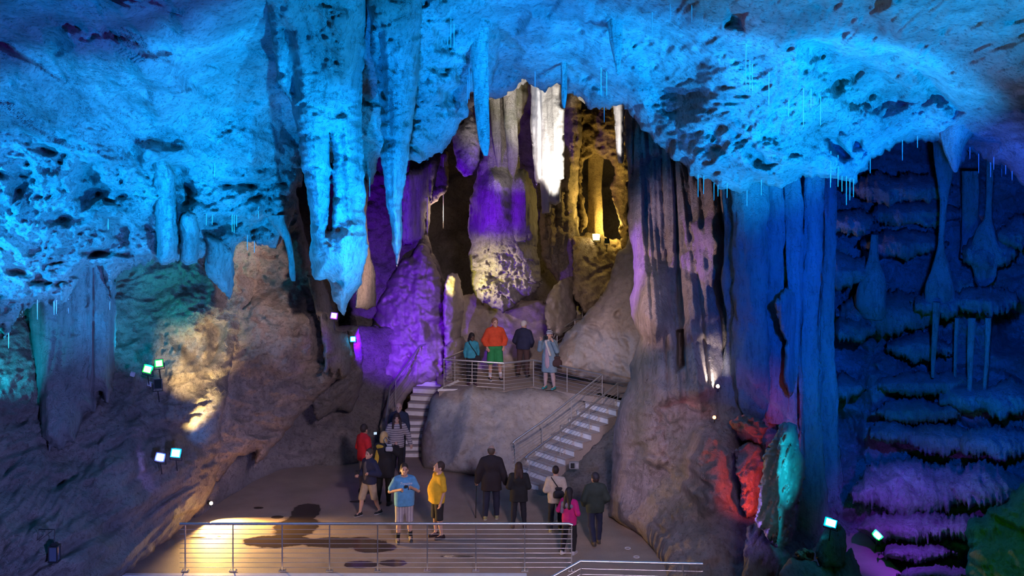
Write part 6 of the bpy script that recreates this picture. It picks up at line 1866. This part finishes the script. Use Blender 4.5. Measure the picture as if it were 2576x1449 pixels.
# small spots
def spotlight(label, pos, aim, col, strength, beam, r=0.04):
    pos = Vector(pos)
    root = empty('spotlight', pos, label, 'spotlight')
    d = (Vector(aim) - pos).normalized()
    b = MB()
    b.tube([-d * 0.14, d * 0.0], r * 1.15, seg=14)
    b.tube([-d * 0.07, -d * 0.07 + Vector((0, 0.05, -0.13))], 0.01, seg=6)
    b.build('housing', M_HOUSE, root)
    b = MB()
    b.tube([d * 0.0, d * 0.008], r, seg=14)
    b.build('lens', glow('spot_glow', col, strength), root)
    t, c, w, ang, bl = beam
    spot('beam', pos + d * 0.03, t, c, w, ang, bl, 0.03)
spotlight('small warm spotlight at the foot of the crag lighting the floor', P(531, 1266, 28.1), P(640, 1310, 26.0), (1.0, 0.75, 0.4), 30, (P(660, 1350, 26.3), (1.0, 0.58, 0.18), 2400, 108, 0.8))
spotlight('small red spotlight on the fluted wall', P(1797, 1050, 26.0), P(1300, 1000, 12), (1.0, 0.20, 0.06), 14, (P(1880, 1050, 25.8), (1.0, 0.08, 0.02), 10, 90, 0.8), 0.038)
spotlight('small pale spotlight below the white lit flutes', P(1806, 972, 26.2), P(1400, 900, 15), (1.0, 0.45, 0.35), 14, (P(1775, 900, 27.6), (1.0, 0.88, 0.82), 240, 80, 0.8), 0.038)
spot('turquoise_fill', P(2190, 1240, 19.8), P(1995, 1180, 23.3), (0.0, 0.62, 1.0), 1500, 24, 0.6, 0.04)  # unseen fill added to light the stalagmite's front
# unseen bare lamps near what they light, many in open air
spot('red_lamp', P(1925, 1320, 23.4), P(1885, 1210, 25.1), (1.0, 0.06, 0.015), 260, 62, 0.7, 0.05)
spot('red_lamp_upper', P(1930, 1150, 24.2), P(1880, 1080, 25.4), (1.0, 0.06, 0.02), 25, 60, 0.7, 0.05)
spot('yellow_wall_lamp', P(496, 1010, 24.4), P(478, 905, 27.3), (1.0, 0.70, 0.26), 1100, 38, 0.9, 0.05)
spot('yellow_wall_lamp_low', P(528, 1120, 26.2), P(482, 960, 27.3), (1.0, 0.70, 0.26), 500, 70, 0.8, 0.05)
spot('purple_wall_fill', P(918, 900, 30.6), P(1040, 730, 37), (0.14, 0.0, 1.0), 3400, 62, 0.6, 0.08)  # unseen spot in open air, added to turn the wall purple
spot('blue_drip_lamp', P(540, 1100, 26.4), P(500, 1050, 27.3), (0.0, 0.25, 1.0), 40, 80, 0.7, 0.05)
spot('white_drapery_lamp', P(1400, 640, 33.5), P(1382, 360, 36.5), (1.0, 0.93, 0.85), 2600, 34, 0.5, 0.08)
spot('column_foot_lamp', P(1110, 730, 35.4), P(1225, 690, 37.6), (0.95, 0.80, 0.16), 1100, 56, 1.0, 0.08)
spot('column_top_lamp', P(1290, 560, 33.0), P(1290, 320, 38.5), (1.0, 0.84, 0.84), 900, 40, 0.8, 0.08)
spot('column_violet_lamp', P(1110, 640, 33.0), P(1240, 490, 37.8), (0.18, 0.0, 1.0), 1700, 36, 0.8, 0.08)
spot('narrow_drapery_lamp', P(1500, 480, 32.5), P(1560, 330, 34.4), (1.0, 0.92, 0.88), 500, 30, 0.5, 0.05)
spot('cyan_wall_lamp', P(330, 900, 24.4), P(420, 730, 27.5), (0.0, 0.45, 0.85), 450, 90, 0.8, 0.05)
spot('cyan_gap_fill', P(-60, 980, 22.6), P(40, 880, 24.5), (0.0, 0.5, 0.85), 300, 80, 0.8, 0.05)  # unseen fill added behind the broken column
spot('violet_boulder_fill', P(1780, 1330, 18.5), P(1925, 1270, 23), (0.22, 0.16, 1.0), 700, 30, 0.8, 0.1)  # unseen fill added to tint the boulders violet
spot('violet_crust_lamp', P(2220, 1220, 23.2), P(2300, 1320, 24.8), (0.25, 0.03, 1.0), 600, 80, 0.8, 0.05)
spot('yellow_crystal_lamp', P(2006, 1440, 21.3), P(2026, 1396, 21.8), (1.0, 0.66, 0.12), 14, 70, 0.6, 0.03)
spot('moss_lamp', P(2440, 1260, 17.5), P(2540, 1380, 19.8), (0.08, 1.0, 0.02), 80, 90, 0.8, 0.05)
spot('fluted_violet_lamp', P(1180, 620, 29.0), P(1600, 680, 29), (0.24, 0.04, 1.0), 1700, 36, 0.6, 0.1)
spot('mound_lamp', (-8.5, 28.5, 4.2), P(1200, 1090, 32), (1.0, 0.74, 0.5), 260, 50, 0.7, 0.08)

# lantern and little boxes on the left wall
lp = P(137, 1392, 21.0)
r_ = empty('wall_lantern', lp, 'old dark wall lantern low on the left wall', 'lantern')
b = MB()
for sx in (-1, 1):
    for sy in (-1, 1):
        b.box((sx * 0.075, sy * 0.075, 0), (0.018, 0.018, 0.26))
b.box((0, 0, 0.135), (0.18, 0.18, 0.02), bev=0.004).box((0, 0, -0.135), (0.18, 0.18, 0.02), bev=0.004).box((0, 0, 0.165), (0.12, 0.12, 0.05), bev=0.02)
b.build('frame', M_HOUSE, r_)
b = MB(); b.box((0, 0, 0), (0.135, 0.135, 0.24)); b.build('glass', plain('smoked_glass', (0.08, 0.10, 0.14), 0.1), r_, smooth=False)
b = MB(); b.tube([(-0.32, 0.12, 0.38), (0.0, 0.0, 0.42), (0, 0, 0.18)], 0.009, seg=6); b.tube([(-0.32, 0.12, 0.38), (-0.32, 0.12, 0.18), (-0.05, 0.03, 0.39)], 0.006, seg=6); b.build('bracket', M_HOUSE, r_)
for px, py, sz, lb in ((334, 941, 0.10, 'small pale box left of the green floodlights'), (378, 966, 0.10, 'small bluish box beside the unlit floodlight')):
    r_ = empty('junction_box', P(px, py, 25.2), lb, 'junction box')
    b = MB(); b.box((0, 0, 0), (sz, 0.06, sz), Matrix.Rotation(0.3, 3, 'Y'), bev=0.01); b.build('case', plain('pale_box', (0.45, 0.46, 0.48), 0.5), r_)
    b = MB(); b.box((0, -0.032, 0), (sz * 0.7, 0.01, sz * 0.7), Matrix.Rotation(0.3, 3, 'Y')); b.build('lid', plain('pale_lid', (0.5, 0.5, 0.52), 0.5), r_)
